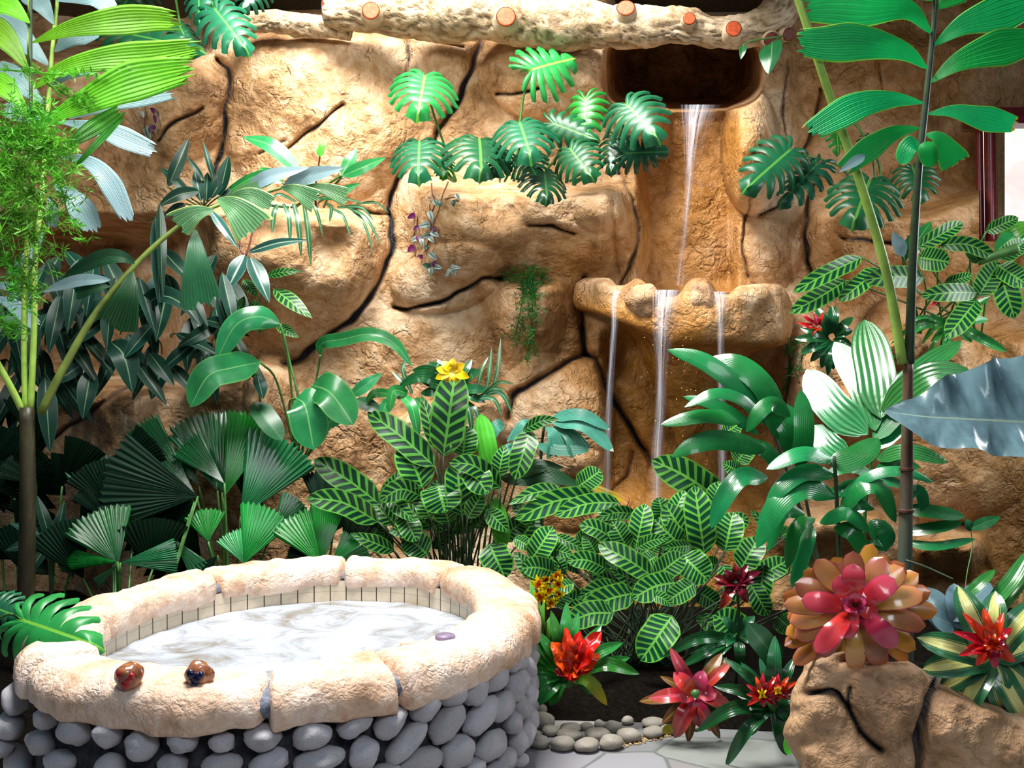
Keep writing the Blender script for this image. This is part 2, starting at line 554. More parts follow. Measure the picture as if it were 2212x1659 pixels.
# planting pockets
ledge([(345, 445), (440, 432), (560, 440), (700, 452), (770, 462), (852, 466)], .50, 330, 60, 34)
ledge([(850, 384), (900, 380), (960, 392), (1080, 398), (1230, 398), (1350, 392), (1390, 420)], .44, 250, 50, 36)
dome(965, 600, 125, 75, .20, .6, -.25); dome(1295, 450, 60, 55, .14)
ledge([(1030, 606), (1090, 602), (1180, 606), (1250, 604)], .30, 200, 40, 30)
ledge([(820, 905), (880, 880), (960, 862), (1030, 850), (1105, 848)], .52, 260, 40, 30)
ledge([(1738, 440), (1800, 436), (1900, 444), (2000, 440), (2110, 402), (2300, 395)], .42, 230, 50, 36)
ledge([(1690, 745), (1760, 735), (1830, 760), (1930, 700), (2060, 700), (2300, 690)], .46, 300, 40, 44)
dome(1740, 830, 55, 130, .25, .6); dome(1935, 720, 62, 80, .25, .6); dome(2080, 800, 60, 140, .2); dome(2180, 800, 60, 120, .2)
ledge([(-330, 880), (60, 860), (180, 838), (300, 828), (420, 822), (500, 800), (560, 778), (625, 784), (660, 830)], .50, 330, 60, 40)
dome(585, 850, 60, 85, .2, .6); dome(2050, 1010, 190, 120, .22)
ledge([(1940, 1160), (2000, 1145), (2060, 1140), (2130, 1150), (2150, 1180)], .55, 120, 30, 40)
ledge([(1640, 1110), (1760, 1100), (1900, 1090), (1950, 1110)], .25, 120, 40, 30)
H -= 0.9 * (1 - sstep(395, 470, X)) * (1 - sstep(85, 135, Y))
H -= 0.7 * (1 - sstep(18, 34, Y)) * sstep(490, 520, X) * (1 - sstep(690, 720, X))
DK = np.zeros_like(X)
H = np.where(Y < 105, H - np.maximum(0, H - .16) * (1 - sstep(70, 105, Y)), H)
H -= .12 * (1 - sstep(60, 100, Y)) * sstep(480, 520, X)
for pts, w, dep, dk in CR:
    d = segdist(X + 4 * vnoise(X, Y, 30, 11), Y + 4 * vnoise(X, Y, 30, 12), pts)
    H -= dep * np.exp(-(d / w) ** 2) + 0.05 * dep / .1 * np.exp(-d / 34)
    en = np.minimum(np.hypot(X - pts[0][0], Y - pts[0][1]), np.hypot(X - pts[-1][0], Y - pts[-1][1]))
    w2 = w * (.75 + .45 * vnoise(X, Y, 38, 13)) * (.35 + .65 * sstep(0, 60, en))
    DK = np.maximum(DK, dk * (1 - sstep(w2 * 0.55, w2 * 1.35, d)))
WET_LIT = sstep(1340, 1400, X) * (1 - sstep(1590, 1660, X)) * sstep(180, 280, Y) * 0.8
WET_LIT = np.maximum(WET_LIT, sstep(1280, 1330, X) * (1 - sstep(1640, 1720, X)) * sstep(640, 720, Y))  # soaked zone under the basin, where the orange light is painted in
WET_LIT = np.maximum(WET_LIT, .55 * sstep(1690, 1760, X))
WET_LIT = np.maximum(WET_LIT, .45 * sstep(1100, 1250, X) * sstep(380, 480, Y) * (1 - sstep(1380, 1400, X)))
DEP = WD - H


def wall_d(px, py):
    """distance of the rock surface seen at a pixel"""
    i = int(round((px - gx[0]) / 3)); j = int(round((py - gy[0]) / 3))
    i = min(max(i, 0), len(gx) - 1); j = min(max(j, 0), len(gy) - 1)
    return float(DEP[i, j])


V = np.stack([(X - CX) / F * DEP, DEP, CAMZ - (Y - CY) / F * DEP], -1).reshape(-1, 3)
fc = gridfaces(len(gx), len(gy))
cxm = X.reshape(-1)[fc].mean(1); cym = Y.reshape(-1)[fc].mean(1)
keep = ~((cxm > 2116) & (cym > 246) & (cym < 520))
keep &= ~((cxm > 2116) & (cym <= 300) & (cym > 246))
wall = mesh('wall_back', V, fc[keep], M['rock'], None, None, True, {'crack': DK.reshape(-1), 'wet_lit': WET_LIT.reshape(-1)})
tag(wall, 'carved tan rock wall with dark mortar joints and planting pockets', 'wall', None, 'structure')

cl = []  # unseen slabs, edges set to keep the skylight off the wall's ends
for (x0, x1, y0, y1) in ((-5, -1.9, 3.0, 8.6), (0.95, 5, 4.6, 8.6), (-1.9, 0.95, 7.0, 8.6)):
    b = len(cl)
    cl += [(x0, y0, 4.85), (x1, y0, 4.85), (x1, y1, 4.85), (x0, y1, 4.85)]
ce = mesh('shading_ceiling', cl, [(3, 2, 1, 0), (7, 6, 5, 4), (11, 10, 9, 8)], simple_mat('shading_soffit', (0.10, 0.075, 0.04), .9))
tag(ce, 'unseen soffit added to shade both ends of the wall', 'shading_ceiling', None, 'structure')

# floor of flagstones, planting soil
fl = mesh('floor', [(-5, -1, 0), (5, -1, 0), (5, 8.6, 0), (-5, 8.6, 0)], [(0, 1, 2, 3)], M['flag'])
tag(fl, 'grey flagstone floor with pale joints', 'floor', None, 'structure')
sx, sy = np.meshgrid(np.linspace(-4.6, 4.6, 120), np.linspace(0, 1, 50), indexing='ij')
front = np.interp(sx, [-4.6, -2.4, -0.3, 0.05, 0.2, 0.75, 1.0, 1.5, 4.6], [4.3, 4.4, 4.9, 5.05, 5.12, 5.08, 5.0, 4.92, 4.7])
yy = front + sy * (8.4 - front)
zz = 0.004 + 0.07 * sstep(0, .12, sy) + 0.02 * vnoise(sx * 100, yy * 100, 22, 8) * sstep(0, .1, sy)
soil = mesh('ground', np.stack([sx, yy, zz], -1).reshape(-1, 3), gridfaces(120, 50), M['soil'])
tag(soil, 'dark planting soil at the foot of the wall', 'soil', None, 'structure')

# window in the right of the wall: painted posts, a head rail, daylight outside


def box(mb, c0, c1):
    x0, y0, z0 = c0; x1, y1, z1 = c1
    mb.add([(x0, y0, z0), (x1, y0, z0), (x1, y1, z0), (x0, y1, z0), (x0, y0, z1), (x1, y0, z1), (x1, y1, z1), (x0, y1, z1)],
           [(0, 3, 2, 1), (4, 5, 6, 7), (0, 1, 5, 4), (1, 2, 6, 5), (2, 3, 7, 6), (3, 0, 4, 7)])


win = empty('window_1', P(2150, 380, 7.45), 'window with red painted posts looking out to bright daylight', 'window')
tag(win, kind='structure')
stem(win, [(2114, 262, 7.40), (2119, 540, 7.40)], 8, 8, M['redwood'], 'frame', 16)
stem(win, [(2138, 262, 7.34), (2141, 540, 7.34)], 12, 12, M['redwood'], 'frame', 16)
mb = MB(); box(mb, P(2155, 540, 7.5), P(2162, 262, 7.56)); mb.build('frame_edge', simple_mat('tan_wood', (0.40, 0.22, 0.08), 0.5), win, False)
mb = MB(); box(mb, P(2100, 266, 7.46), P(2330, 244, 7.62)); mb.build('head_rail', M['redwood'], win, False)
mb = MB(); box(mb, P(2060, 620, 8.6), P(2420, 180, 8.62)); mb.build('bright_garden', M['outside'], win, False)

# ================================================================= spa tub
TC = Vector((-1.0, 4.66, 0)); TILT = math.radians(-12)


def ell(th, a, b, z):
    x, y = a * math.cos(th), b * math.sin(th)
    c, s = math.cos(TILT), math.sin(TILT)
    return Vector((TC.x + x * c - y * s, TC.y + x * s + y * c, z))


def ell_angle(px, py, z):
    d = (CAMZ - z) * F / (py - CY)
    p = P(px, py, d) - TC
    c, s = math.cos(-TILT), math.sin(-TILT)
    x, y = p.x * c - p.y * s, p.x * s + p.y * c
    return math.atan2(y / 1.19, x / 0.97)


tub = empty('spa_tub', (TC.x, TC.y, 0), 'raised oval spa tub with pink rock rim and cobbled grey side', 'spa tub')
n = 144
mb = MB()
vs = []
prof = [(1.06, 1.28, 0.0), (1.05, 1.27, 0.35), (1.04, 1.26, 0.60), (0.86, 1.07, 0.60), (0.845, 1.05, 0.58), (0.845, 1.05, 0.30)]
for i in range(n):
    th = 2 * math.pi * i / n
    for a, b, z in prof[:4]: vs.append(ell(th, a, b, z))
mesh('tub_wall', vs, gridfaces(n, 4, True), M['mortar'], tub)
vs = []; uv = []
for i in range(n + 1):
    th = 2 * math.pi * i / n
    for a, b, z in ((0.85, 1.055, 0.61), (0.845, 1.05, 0.30)):
        vs.append(ell(th, a, b, z)); uv.append((i / n, (z - .3) / .33 * 2))
mesh('tile_band', vs, gridfaces(n + 1, 2), M['tile'], tub, uv)


def rim_stone(t0, t1, seed):
    nu, nv = 54, 30
    vs = []
    for i in range(nu):
        u = i / (nu - 1); th = t0 + (t1 - t0) * u
        endr = min(1, (min(u, 1 - u) / 0.045 + 0.12)) ** 0.25
        for j in range(nv):
            a = 2 * math.pi * j / nv
            ca, sa = math.cos(a), math.sin(a)
            q = lambda v: math.copysign(abs(v) ** 0.62, v)
            w, h = 0.152 * q(ca), 0.082 * q(sa)
            sag = -0.035 * max(0, ca) ** 2 * (1 + 0.8 * mnoise.noise((th * 4, seed, 0)))   # outer edge rolls down
            p = ell(th, 0.97 + w * endr, 1.19 + w * endr, 0.635 + h * endr + sag)
            nn = mnoise.noise((p.x * 3.1 + seed, p.y * 3.1, p.z * 3.1)) * 0.028 + mnoise.noise((p.x * 11, p.y * 11 + seed, p.z * 11)) * 0.013 + mnoise.noise((p.x * 30, p.y * 30, p.z * 30)) * 0.005
            c = ell(th, 0.97, 1.19, 0.635)
            d = (p - c)
            d.normalize()
            vs.append(p + d * nn)
    f = [tuple(r) for r in gridfaces(nu, nv)]
    # wrap round the section
    f += [(i * nv + nv - 1, (i + 1) * nv + nv - 1, (i + 1) * nv, i * nv) for i in range(nu - 1)]
    f += [tuple(range(nv)), tuple((nu - 1) * nv + j for j in range(nv))[::-1]]
    return mesh('rim_stone', vs, f, M['rim'], tub)


JO = [(572, 1500), (842, 1450), (1112, 1335), (975, 1238), (728, 1238), (498, 1265), (222, 1335), (120, 1430)]
ang = sorted(ell_angle(px, py, .68) % (2 * math.pi) for px, py in JO)
for k, a0 in enumerate(ang):
    a1 = ang[(k + 1) % len(ang)]
    if a1 < a0: a1 += 2 * math.pi
    rim_stone(a0 + .003, a1 - .003, k * 3.7)
vs = []
for i in range(n):                                     # mortar core showing in the joints
    th = 2 * math.pi * i / n
    for j in range(12):
        a = 2 * math.pi * j / 12
        vs.append(ell(th, 0.97 + .12 * math.cos(a), 1.19 + .12 * math.cos(a), 0.625 + .06 * math.sin(a)))
f = [tuple(r) for r in gridfaces(n, 12, True)] + [(i * 12 + 11, ((i + 1) % n) * 12 + 11, ((i + 1) % n) * 12, i * 12) for i in range(n)]
mesh('rim_mortar', vs, f, M['greymortar'], tub)


def stone_geo(c, ax, ay, az, r, nrm_dev=0.12, nu=18, nv=12, seed=0, ux=None, uy=None, uz=None):
    """a river stone: a lumpy ellipsoid with half sizes ax (ux), ay (uy), az (uz)"""
    V = []
    for i in range(nu):
        a = 2 * math.pi * i / nu
        for j in range(nv):
            b = math.pi * j / (nv - 1)
            d = Vector((math.cos(a) * math.sin(b), math.sin(a) * math.sin(b), math.cos(b)))
            k = 1 + nrm_dev * mnoise.noise(d * 1.3 + Vector((seed, seed * .7, 0))) + 0.04 * mnoise.noise(d * 3 + Vector((0, seed, 0)))
            q = d * k
            V.append(c + ux * (q.x * ax) + uy * (q.y * ay) + uz * (q.z * az))
    return V, gridfaces(nu, nv, True)


def tub_hit(px, py, a, b):
    """where the sight line through a pixel first meets the tub's outer wall"""
    dx, dz = (px - CX) / F, -(py - CY) / F
    c, s = math.cos(-TILT), math.sin(-TILT)
    ox, oy = -TC.x, -TC.y
    o = ((ox * c - oy * s) / a, (ox * s + oy * c) / b)
    d = ((dx * c - s) / a, (dx * s + c) / b)
    A = d[0] ** 2 + d[1] ** 2; B = 2 * (o[0] * d[0] + o[1] * d[1]); C_ = o[0] ** 2 + o[1] ** 2 - 1
    D = B * B - 4 * A * C_
    if D < 0: D = 0
    t = (-B - math.sqrt(D)) / (2 * A)
    return Vector((dx * t, t, CAMZ + dz * t)), t


COB = [(179, 1574, 38, 34, 10), (251, 1579, 31, 34, 0), (321, 1606, 37, 36, 0), (407, 1593, 37, 32, 10), (255, 1650, 34, 30, 0), (388, 1648, 36, 28, 20),
       (491, 1645, 46, 27, 0), (576, 1589, 42, 30, 5), (679, 1585, 43, 32, -10), (767, 1564, 37, 25, -15), (844, 1557, 36, 32, -20), (918, 1522, 28, 36, -20),
       (976, 1492, 28, 34, 20), (1024, 1483, 23, 42, 10), (1066, 1458, 22, 39, 10), (878, 1601, 52, 28, -32), (965, 1560, 36, 32, -35), (1036, 1545, 33, 33, -20),
       (1081, 1523, 22, 33, 0), (789, 1624, 32, 40, 10), (987, 1624, 33, 40, 0), (1059, 1608, 30, 34, 0), (694, 1639, 54, 31, -10), (590, 1640, 46, 28, -15),
       (907, 1645, 46, 32, 0), (1088, 1639, 20, 26, 0), (1103, 1425, 20, 30, 15), (1120, 1393, 14, 30, 20), (1109, 1481, 18, 36, 10), (1131, 1428, 10, 22, 10),
       (1104, 1559, 18, 26, 10), (1113, 1600, 15, 34, 5), (1128, 1521, 11, 28, 0), (1135, 1475, 9, 22, 0), (55, 1506, 26, 20, 20), (123, 1545, 18, 28, 0),
       (110, 1600, 34, 28, 0), (42, 1565, 30, 30, 0), (60, 1640, 34, 28, 0), (150, 1640, 40, 26, 0), (492, 1598, 30, 22, 0), (1015, 1660, 30, 22, 0), (830, 1668, 36, 24, 0),
       (735, 1690, 40, 26, 0), (635, 1692, 44, 26, 0), (540, 1694, 42, 28, 0), (440, 1692, 42, 26, 0), (330, 1685, 40, 28, 0), (200, 1690, 40, 28, 0), (1120, 1640, 10, 20, 0), (960, 1680, 34, 24, 0),
       (1060, 1668, 24, 22, 0), (20, 1610, 18, 26, 0)]
for k, (px, py, rx_, ry_, rot) in enumerate(COB):
    p, t = tub_hit(min(px - 8, 1108), py, 1.05, 1.27)
    # local frame on the wall
    q = (p - TC); q.z = 0
    c, s = math.cos(-TILT), math.sin(-TILT)
    lx, ly = q.x * c - q.y * s, q.x * s + q.y * c
    nx, ny = lx / 1.05 ** 2, ly / 1.27 ** 2
    c, s = math.cos(TILT), math.sin(TILT)
    N = Vector((nx * c - ny * s, nx * s + ny * c, 0)).normalized()
    T = Vector((-N.y, N.x, 0)) * (1 if N.y < 0 else -1)
    if T.x < 0: T = -T
    fs = max(0.45, abs(T.x))                            # seen at a slant towards the sides
    U = Vector((0, 0, 1))
    ro = math.radians(-rot)
    ux = T * math.cos(ro) + U * math.sin(ro); uy = -T * math.sin(ro) + U * math.cos(ro)
    Vv, Fc = stone_geo(p + N * .018, rx_ * t / F / fs * .93, ry_ * t / F * .93, 0.055, 1, 0.22, 18, 12, k * 1.7, ux, uy, N)
    mesh('cobble', Vv, Fc, M['cobble'], tub)
for row, z in enumerate((.44, .30, .16)):                   # the side turned away from the picture
    for k in range(12):
        th = math.radians(-4 + k * 8.2 + row * 3)
        p = ell(th, 1.05, 1.27, z)
        N = (ell(th, 1.25, 1.47, z) - p).normalized(); T = Vector((-N.y, N.x, 0)); U = Vector((0, 0, 1)); ro = rnd.uniform(-.6, .6)
        ux = T * math.cos(ro) + U * math.sin(ro); uy = U * math.cos(ro) - T * math.sin(ro)
        Vv, Fc = stone_geo(p + N * .018, rnd.uniform(.065, .08), rnd.uniform(.05, .065), .055, 1, .22, 18, 12, th * 9 + row, ux, uy, N)
        mesh('cobble', Vv, Fc, M['cobble'], tub)
mb = MB()
ring = [ell(2 * math.pi * i / n, .846, 1.051, 0.495) for i in range(n)]
vs, f = [], []
for r in range(25):
    for i in range(n):
        q = Vector((TC.x, TC.y, 0.495)).lerp(ring[i], r / 24 if r else .001)
        q.z += 0.012 * mnoise.noise((q.x * 3, q.y * 3, 0)) + .006 * mnoise.noise((q.x * 9, q.y * 9, 4))
        vs.append(q)
spa = mesh('spa_water', vs, np.array([(r * n + i, r * n + (i + 1) % n, (r + 1) * n + (i + 1) % n, (r + 1) * n + i) for r in range(24) for i in range(n)]), M['spa'])
tag(spa, 'foaming pale water filling the oval spa tub', 'water', None, 'stuff')

# two glazed control knobs and two button discs on the rim


def glaze(name, spot):
    t = NT(name)
    s = t.n('ShaderNodeSeparateXYZ'); t.l(t.obco(), s.inputs[0])
    n_ = t.noise(28, 3, 0.6, 0.4, t.obco())
    c = t.ramp(n_, [(0.35, (0.10, 0.025, 0.012)), (0.6, (0.34, 0.13, 0.055))])
    return t.fin(c, 0.15, 0.7, t.bump(n_, 0.3, 0.01))


for (px, py, word, col) in ((281, 1484, 'red', (0.36, 0.01, 0.02)), (430, 1482, 'dark blue', (0.006, 0.008, 0.045))):
    d = (CAMZ - .695) * F / (py - CY)
    b = P(px, py, d)
    k = empty('control_knob', b, 'glazed brown stone knob with %s marking on the tub rim' % word, 'knob', 'control knobs on the tub rim')
    c = b + Vector((0, 0, .038))
    Vv, Fc = stone_geo(c, .046, .042, .052, 1, .30, 24, 16, px * .1, Vector((1, 0, 0)), Vector((0, 1, 0)), Vector((0, 0, 1)))
    mesh('stone_body', Vv, Fc, glaze('brown_glaze', col), k)
    mb = MB()
    for (ox, oz, rr) in ((-.018, .012, .016), (.004, .000, .018), (-.004, -.018, .014), (.018, .010, .012)):
        Vv, Fc = stone_geo(c + Vector((ox, -.036, oz)), rr, .010, rr * 1.1, 1, .3, 12, 8, ox * 90, Vector((1, 0, 0)), Vector((0, 1, 0)), Vector((0, 0, 1)))
        mb.add(Vv, Fc)
    o = mb.build('painted_mark', simple_mat('mark_' + word.replace(' ', '_'), col, .2, .6), k)
    o['label'] = word + ' painted mark'
for (px, py, rr, word) in ((962, 1385, .042, 'lilac shadow-toned raised push button on the sunlit tub rim'), (880, 1397, .03, 'small cream push button on the inner edge of the tub rim')):
    d = (CAMZ - .70) * F / (py - CY)
    b = P(px, py, d)
    mb = MB()
    mb.add(*tube_geo([b + Vector((0, 0, -.03)), b + Vector((0, 0, .022)), b + Vector((0, 0, .028))], [rr, rr, rr * .85], 24))
    o = mb.build('push_button', simple_mat('button_' + word.split()[0], (0.24, 0.18, 0.28) if rr > .04 else (0.8, 0.72, 0.62), .35))  # lilac of the larger disc stands in for its crescent shadow
    tag(o, word, 'button')

# ================================================================= waterfall basin of carved rock
BX, BY = (1491 - CX) / F * 6.95, 7.42
bas = empty('rock_basin', (BX, BY - .4, 1.5), 'wide carved rock basin catching the upper waterfall on the back wall', 'basin')
nu, nv = 150, 70
PR = [(0.50, 2.26), (0.53, 2.37), (0.58, 2.41), (0.65, 2.415), (0.715, 2.40), (0.755, 2.34), (0.765, 2.22), (0.76, 2.10), (0.72, 2.03), (0.58, 2.00), (0.44, 1.93), (0.34, 1.82), (0.26, 1.68), (0.18, 1.5), (0.12, 1.30)]
pr = spline([(r, z) for r, z in PR], nv)
vs = np.zeros((nu, nv, 3)); wet_lit = np.zeros((nu, nv)); crk = np.zeros((nu, nv))
for i in range(nu):
    ph = math.radians(-186 + 192 * i / (nu - 1))           # left, front, right
    for j in range(nv):
        r, z = pr[j]
        ca, sa = math.cos(ph), math.sin(ph)
        x = BX + r * ca * 1.06
        y = BY + r * sa * 1.18
        top = max(0, min(1, (z - 2.0) / .4))
        # arms climb towards the wall
        z2 = z + top * ((0.20 if ca < 0 else 0.10) * max(0, abs(ca) - .35) ** 1.1)
        if ca < -.25: z2 += (1 - top) * .38 * (-ca - .25)
        # notches the water leaves by, and the lobes between them
        px = CX + x / y * F
        notch = sum(a * math.exp(-((px - c) / w) ** 4) for c, w, a in ((1345, 24, .05), (1438, 40, .075), (1560, 26, .06)))
        lobe = sum(a * math.exp(-((px - c) / w) ** 4) for c, w, a in ((1385, 30, .02), (1508, 34, .05)))
        z2 += top * (lobe - notch)
        y -= lobe * .9 * top
        p = Vector((x, y, z2))
        nn = .05 * mnoise.noise(p * 3.3) + .022 * mnoise.noise(p * 8) + .008 * mnoise.noise(p * 20)
        q = Vector((ca, sa, .2)) * nn
        vs[i, j] = p + q
        wet_lit[i, j] = max(0, 1 - abs(px - 1435) / 150) * .4 * top + (1 - top) * (1.2 if px < 1520 else .7)  # underside is soaked and painted with its orange light
o = mesh('bowl', vs.reshape(-1, 3), gridfaces(nu, nv), M['rock'], bas, None, True, {'wet_lit': np.clip(wet_lit, 0, 1).reshape(-1), 'crack': crk.reshape(-1)})
for (px, py, d, ax, ay, az) in ((1388, 650, 6.66, .115, .11, .115), (1509, 654, 6.58, .11, .10, .135)):
    Vv, Fc = stone_geo(P(px, py, d), ax, ay, az, 1, .3, 28, 20, px, Vector((1, 0, 0)), Vector((0, 1, 0)), Vector((0, 0, 1)))
    mesh('rim_stone', Vv, Fc, M['planter'], bas, None, True, {'wet_lit': np.zeros(len(Vv)), 'crack': np.zeros(len(Vv))})
vs = [Vector((BX, BY - .25, 2.385))] + [Vector((BX + .56 * math.cos(math.radians(a)), BY + .56 * 1.16 * math.sin(math.radians(a)), 2.385)) for a in range(-180, 1, 5)]
o = mesh('basin_water', vs, [(0, i, i + 1) for i in range(1, len(vs) - 1)], M['basinwater'])
tag(o, 'still water lying in the rock basin under the waterfall', 'water', None, 'stuff')


def fall(name, pts, label, cat='waterfall', group=None, strands=2):
    """pts: (px, py, d, half width px); a sheet of falling water, bowed across"""
    A = spline(pts, 40)
    mb = MB()
    for k in range(strands):
        vs, uv = [], []
        for i, (px, py, d, w) in enumerate(A):
            for j in range(7):
                s = j / 6 * 2 - 1
                q = P(px + s * w * (1 - .25 * k), py, d - .03 * (1 - s * s) * w / 12 - .02 * k)
                q.x += .006 * mnoise.noise((q.z * 6, j * .8, k * 5))
                vs.append(q); uv.append((j / 6, i / 39))
        mb.add(vs, gridfaces(40, 7), uv)
    o = mb.build(name, M['fall'])
    return tag(o, label, cat, group)


fall('upper_waterfall', [(1512, 226, 7.30, 46), (1505, 262, 7.20, 36), (1498, 320, 7.16, 22), (1490, 390, 7.14, 13), (1481, 480, 7.12, 9), (1473, 560, 7.1, 9), (1468, 618, 7.08, 12)],
     'narrow white waterfall dropping from the dark cave into the rock basin', 'waterfall', None, 3)
fall('spill_stream', [(1334, 628, 6.55, 10), (1326, 655, 6.46, 7), (1327, 700, 6.44, 8), (1322, 780, 6.44, 8), (1315, 900, 6.44, 9), (1311, 1090, 6.44, 12), (1312, 1300, 6.44, 16)],
     'thin stream spilling from the left end of the rock basin', 'waterfall', 'streams spilling from the rock basin')
fall('spill_stream', [(1440, 626, 6.62, 34), (1436, 655, 6.46, 30), (1432, 720, 6.42, 24), (1430, 800, 6.42, 14), (1426, 900, 6.42, 14), (1420, 1000, 6.42, 17), (1418, 1300, 6.42, 20)],
     'widest stream spilling over the middle of the rock basin', 'waterfall', 'streams spilling from the rock basin', 3)
fall('spill_stream', [(1553, 630, 6.62, 20), (1557, 655, 6.48, 15), (1557, 710, 6.44, 9), (1558, 800, 6.44, 9), (1560, 950, 6.44, 11), (1562, 1300, 6.44, 13)],
     'thin stream spilling from the right part of the rock basin', 'waterfall', 'streams spilling from the rock basin')

mb = MB()
rr = random.Random(21)
for k in range(90):
    px = rr.gauss(1470, 34); py = rr.gauss(745, 42) if k % 3 else rr.uniform(700, 1010)
    Vv, Fc = stone_geo(P(px, py, rr.uniform(6.45, 6.75)), *([rr.uniform(.002, .0048)] * 3), 1, .1, 6, 5, k, Vector((1, 0, 0)), Vector((0, 1, 0)), Vector((0, 0, 1)))
    mb.add(Vv, Fc)
o = mb.build('water_droplets', simple_mat('droplet', (0.75, 0.42, 0.12), .05, 1.0))  # orange glint is painted as the colour of the droplets
tag(o, 'spray of droplets coloured as glints falling from the underside of the basin', 'droplets', None, 'stuff')

# ================================================================= carved log over the wall


def log(name, pts, label, seed, nu=170, nv=72):
    A = spline([tuple(P(a, b, c)) + (r * c / F,) for a, b, c, r in pts], nu)
    C, R = A[:, :3], A[:, 3]
    T = np.gradient(C, axis=0); T /= np.linalg.norm(T, axis=1)[:, None]
    Sv = np.cross(T, (0, 1, 0.0)); Sv /= np.linalg.norm(Sv, axis=1)[:, None]
    N = np.cross(Sv, T)
    s = np.concatenate([[0], np.cumsum(np.linalg.norm(np.diff(C, axis=0), axis=1))])
    a = np.linspace(0, 2 * math.pi, nv, endpoint=False)
    SS, AA = np.meshgrid(s, a, indexing='ij')
    U_ = SS * 100; W_ = AA * 100 * .14
    wv = W_ + 3.0 * np.sin(U_ / 9.0 + 1.5 * vnoise(U_, W_, 14, seed)) + 2.5 * vnoise(U_, W_, 9, seed + 1)
    rid = vnoise(U_ * .28, wv, 2.0, seed + 2)
    g = np.exp(-(rid / .22) ** 2)
    disp = -.018 * g + .03 * vnoise(U_, W_, 28, seed + 3) + .010 * vnoise(U_, W_, 6, seed + 4)
    # the ring has to close: blend the noise across the seam at the back
    bl = sstep(0, .5, AA) * (1 - sstep(2 * math.pi - .5, 2 * math.pi, AA))
    disp = disp * bl; g = g * bl
    RR = R[:, None] + disp
    V = C[:, None, :] + Sv[:, None, :] * (RR * np.sin(AA))[..., None] - N[:, None, :] * (RR * np.cos(AA))[..., None] * (-1)
    root = empty(name, Vector(C[nu // 2]), label, 'log')
    f = [tuple(r) for r in gridfaces(nu, nv)] + [(i * nv + nv - 1, (i + 1) * nv + nv - 1, (i + 1) * nv, i * nv) for i in range(nu - 1)]
    f += [tuple(range(nv)), tuple((nu - 1) * nv + j for j in range(nv))]
    mesh('bark', V.reshape(-1, 3), f, M['bark'], root, None, True, {'crack': g.reshape(-1)})
    return root


lg = log('carved_log', [(702, 22, 7.0, 30), (760, 24, 7.0, 42), (850, 22, 7.0, 54), (1000, 20, 7.0, 66), (1130, 28, 7.0, 66), (1260, 50, 6.98, 58), (1380, 60, 6.96, 40), (1500, 62, 6.96, 37), (1600, 62, 6.96, 37), (1668, 38, 6.96, 44), (1690, -30, 6.96, 42), (1690, -85, 6.96, 40)],
         'long cream carved log with orange cut branch ends above the wall', 3)


def stub(parent, px, py, d, r, mat, depth=.10, tilt=(0, -1, .0)):
    dr = Vector(tilt).normalized()
    c = P(px, py, d)
    rr = r * d / F
    V, f = tube_geo([c - dr * depth, c - dr * .012, c], [rr * 1.5, rr * 1.16, rr * 1.08], 20, False)
    e = mesh('branch_stub', V, f, M['bark'], parent, None, True, {'crack': np.zeros(len(V))})
    V, f = tube_geo([c - dr * .02, c + dr * .002, c + dr * .006], [rr, rr, rr * .9], 20)
    o = mesh('cut_face', V, f, mat, e, None, False)
    o['label'] = 'orange sawn face' if mat is M['sapcut'] else 'dark sawn face'


stub(lg, 801, 23, 6.80, 18, M['sapcut']); stub(lg, 1093, 36, 6.75, 20, M['sapcut'])
stub(lg, 1352, 17, 6.77, 19, M['sapcut'], .12, (-.1, -1, .35)); stub(lg, 1489, 40, 6.80, 13, M['sapcut']); stub(lg, 1585, 62, 6.80, 16, M['sapcut'])
stub(lg, 1666, 86, 6.88, 15, M['darkcut'], .08, (0, -1, -.6)); stub(lg, 1703, 74, 6.88, 13, M['darkcut'], .08, (.4, -1, -.4))
V, f = tube_geo([P(704, 22, 7.0), P(698, 22, 7.0)], [26 * 7 / F, 22 * 7 / F], 20)
mesh('log_end', V, f, M['darkcut'], lg, None, False)['label'] = 'dark red sawn end'
lg2 = log('carved_log', [(500, 75, 7.2, 8), (540, 52, 7.2, 22), (600, 48, 7.2, 26), (680, 52, 7.2, 26), (760, 60, 7.2, 24)], 'short cream carved log behind the end of the long one', 9, 60, 40)

# ================================================================= front rock planter on the right
pl = empty('rock_planter', (1.6, 3.9, 0), 'tan rock planter in the front right corner with dark joints', 'planter')
path = spline([(1.34, 4.15), (1.22, 4.06), (1.13, 3.92), (1.09, 3.74), (1.13, 3.62), (1.26, 3.56), (1.5, 3.55), (1.75, 3.52), (2.1, 3.46), (2.5, 3.42), (3.0, 3.4)], 260)
tn = np.gradient(path, axis=0); tn /= np.linalg.norm(tn, axis=1)[:, None]
nr = np.stack([tn[:, 1], -tn[:, 0]], 1)               # outward
nv = 120
vs = np.zeros((260, nv, 3))
for i in range(260):
    x, y = path[i]
    px_ = CX + x / y * F
    ztop = np.interp(px_, [1700, 1735, 1800, 1880, 1990, 2040, 2120, 2212, 2500], [.70, .69, .66, .655, .67, .615, .55, .50, .48])
    for j in range(nv):
        t = j / (nv - 1)
        if t < .78:
            z = t / .78 * ztop; off = .02 - .05 * (1 - t / .78) + .02 * math.sin(t * 4)
            if t > .62: off -= .05 * ((t - .62) / .16) ** 2
        else:
            a = (t - .78) / .22 * math.pi * .62
            z = ztop + .045 * math.sin(a) - .08 * max(0, a - 1.3); off = -.03 - .13 * (1 - math.cos(a))
        vs[i, j] = (x + nr[i, 0] * off, y + nr[i, 1] * off, z)
PX = CX + vs[..., 0] / vs[..., 1] * F; PY = CY + (CAMZ - vs[..., 2]) / vs[..., 1] * F
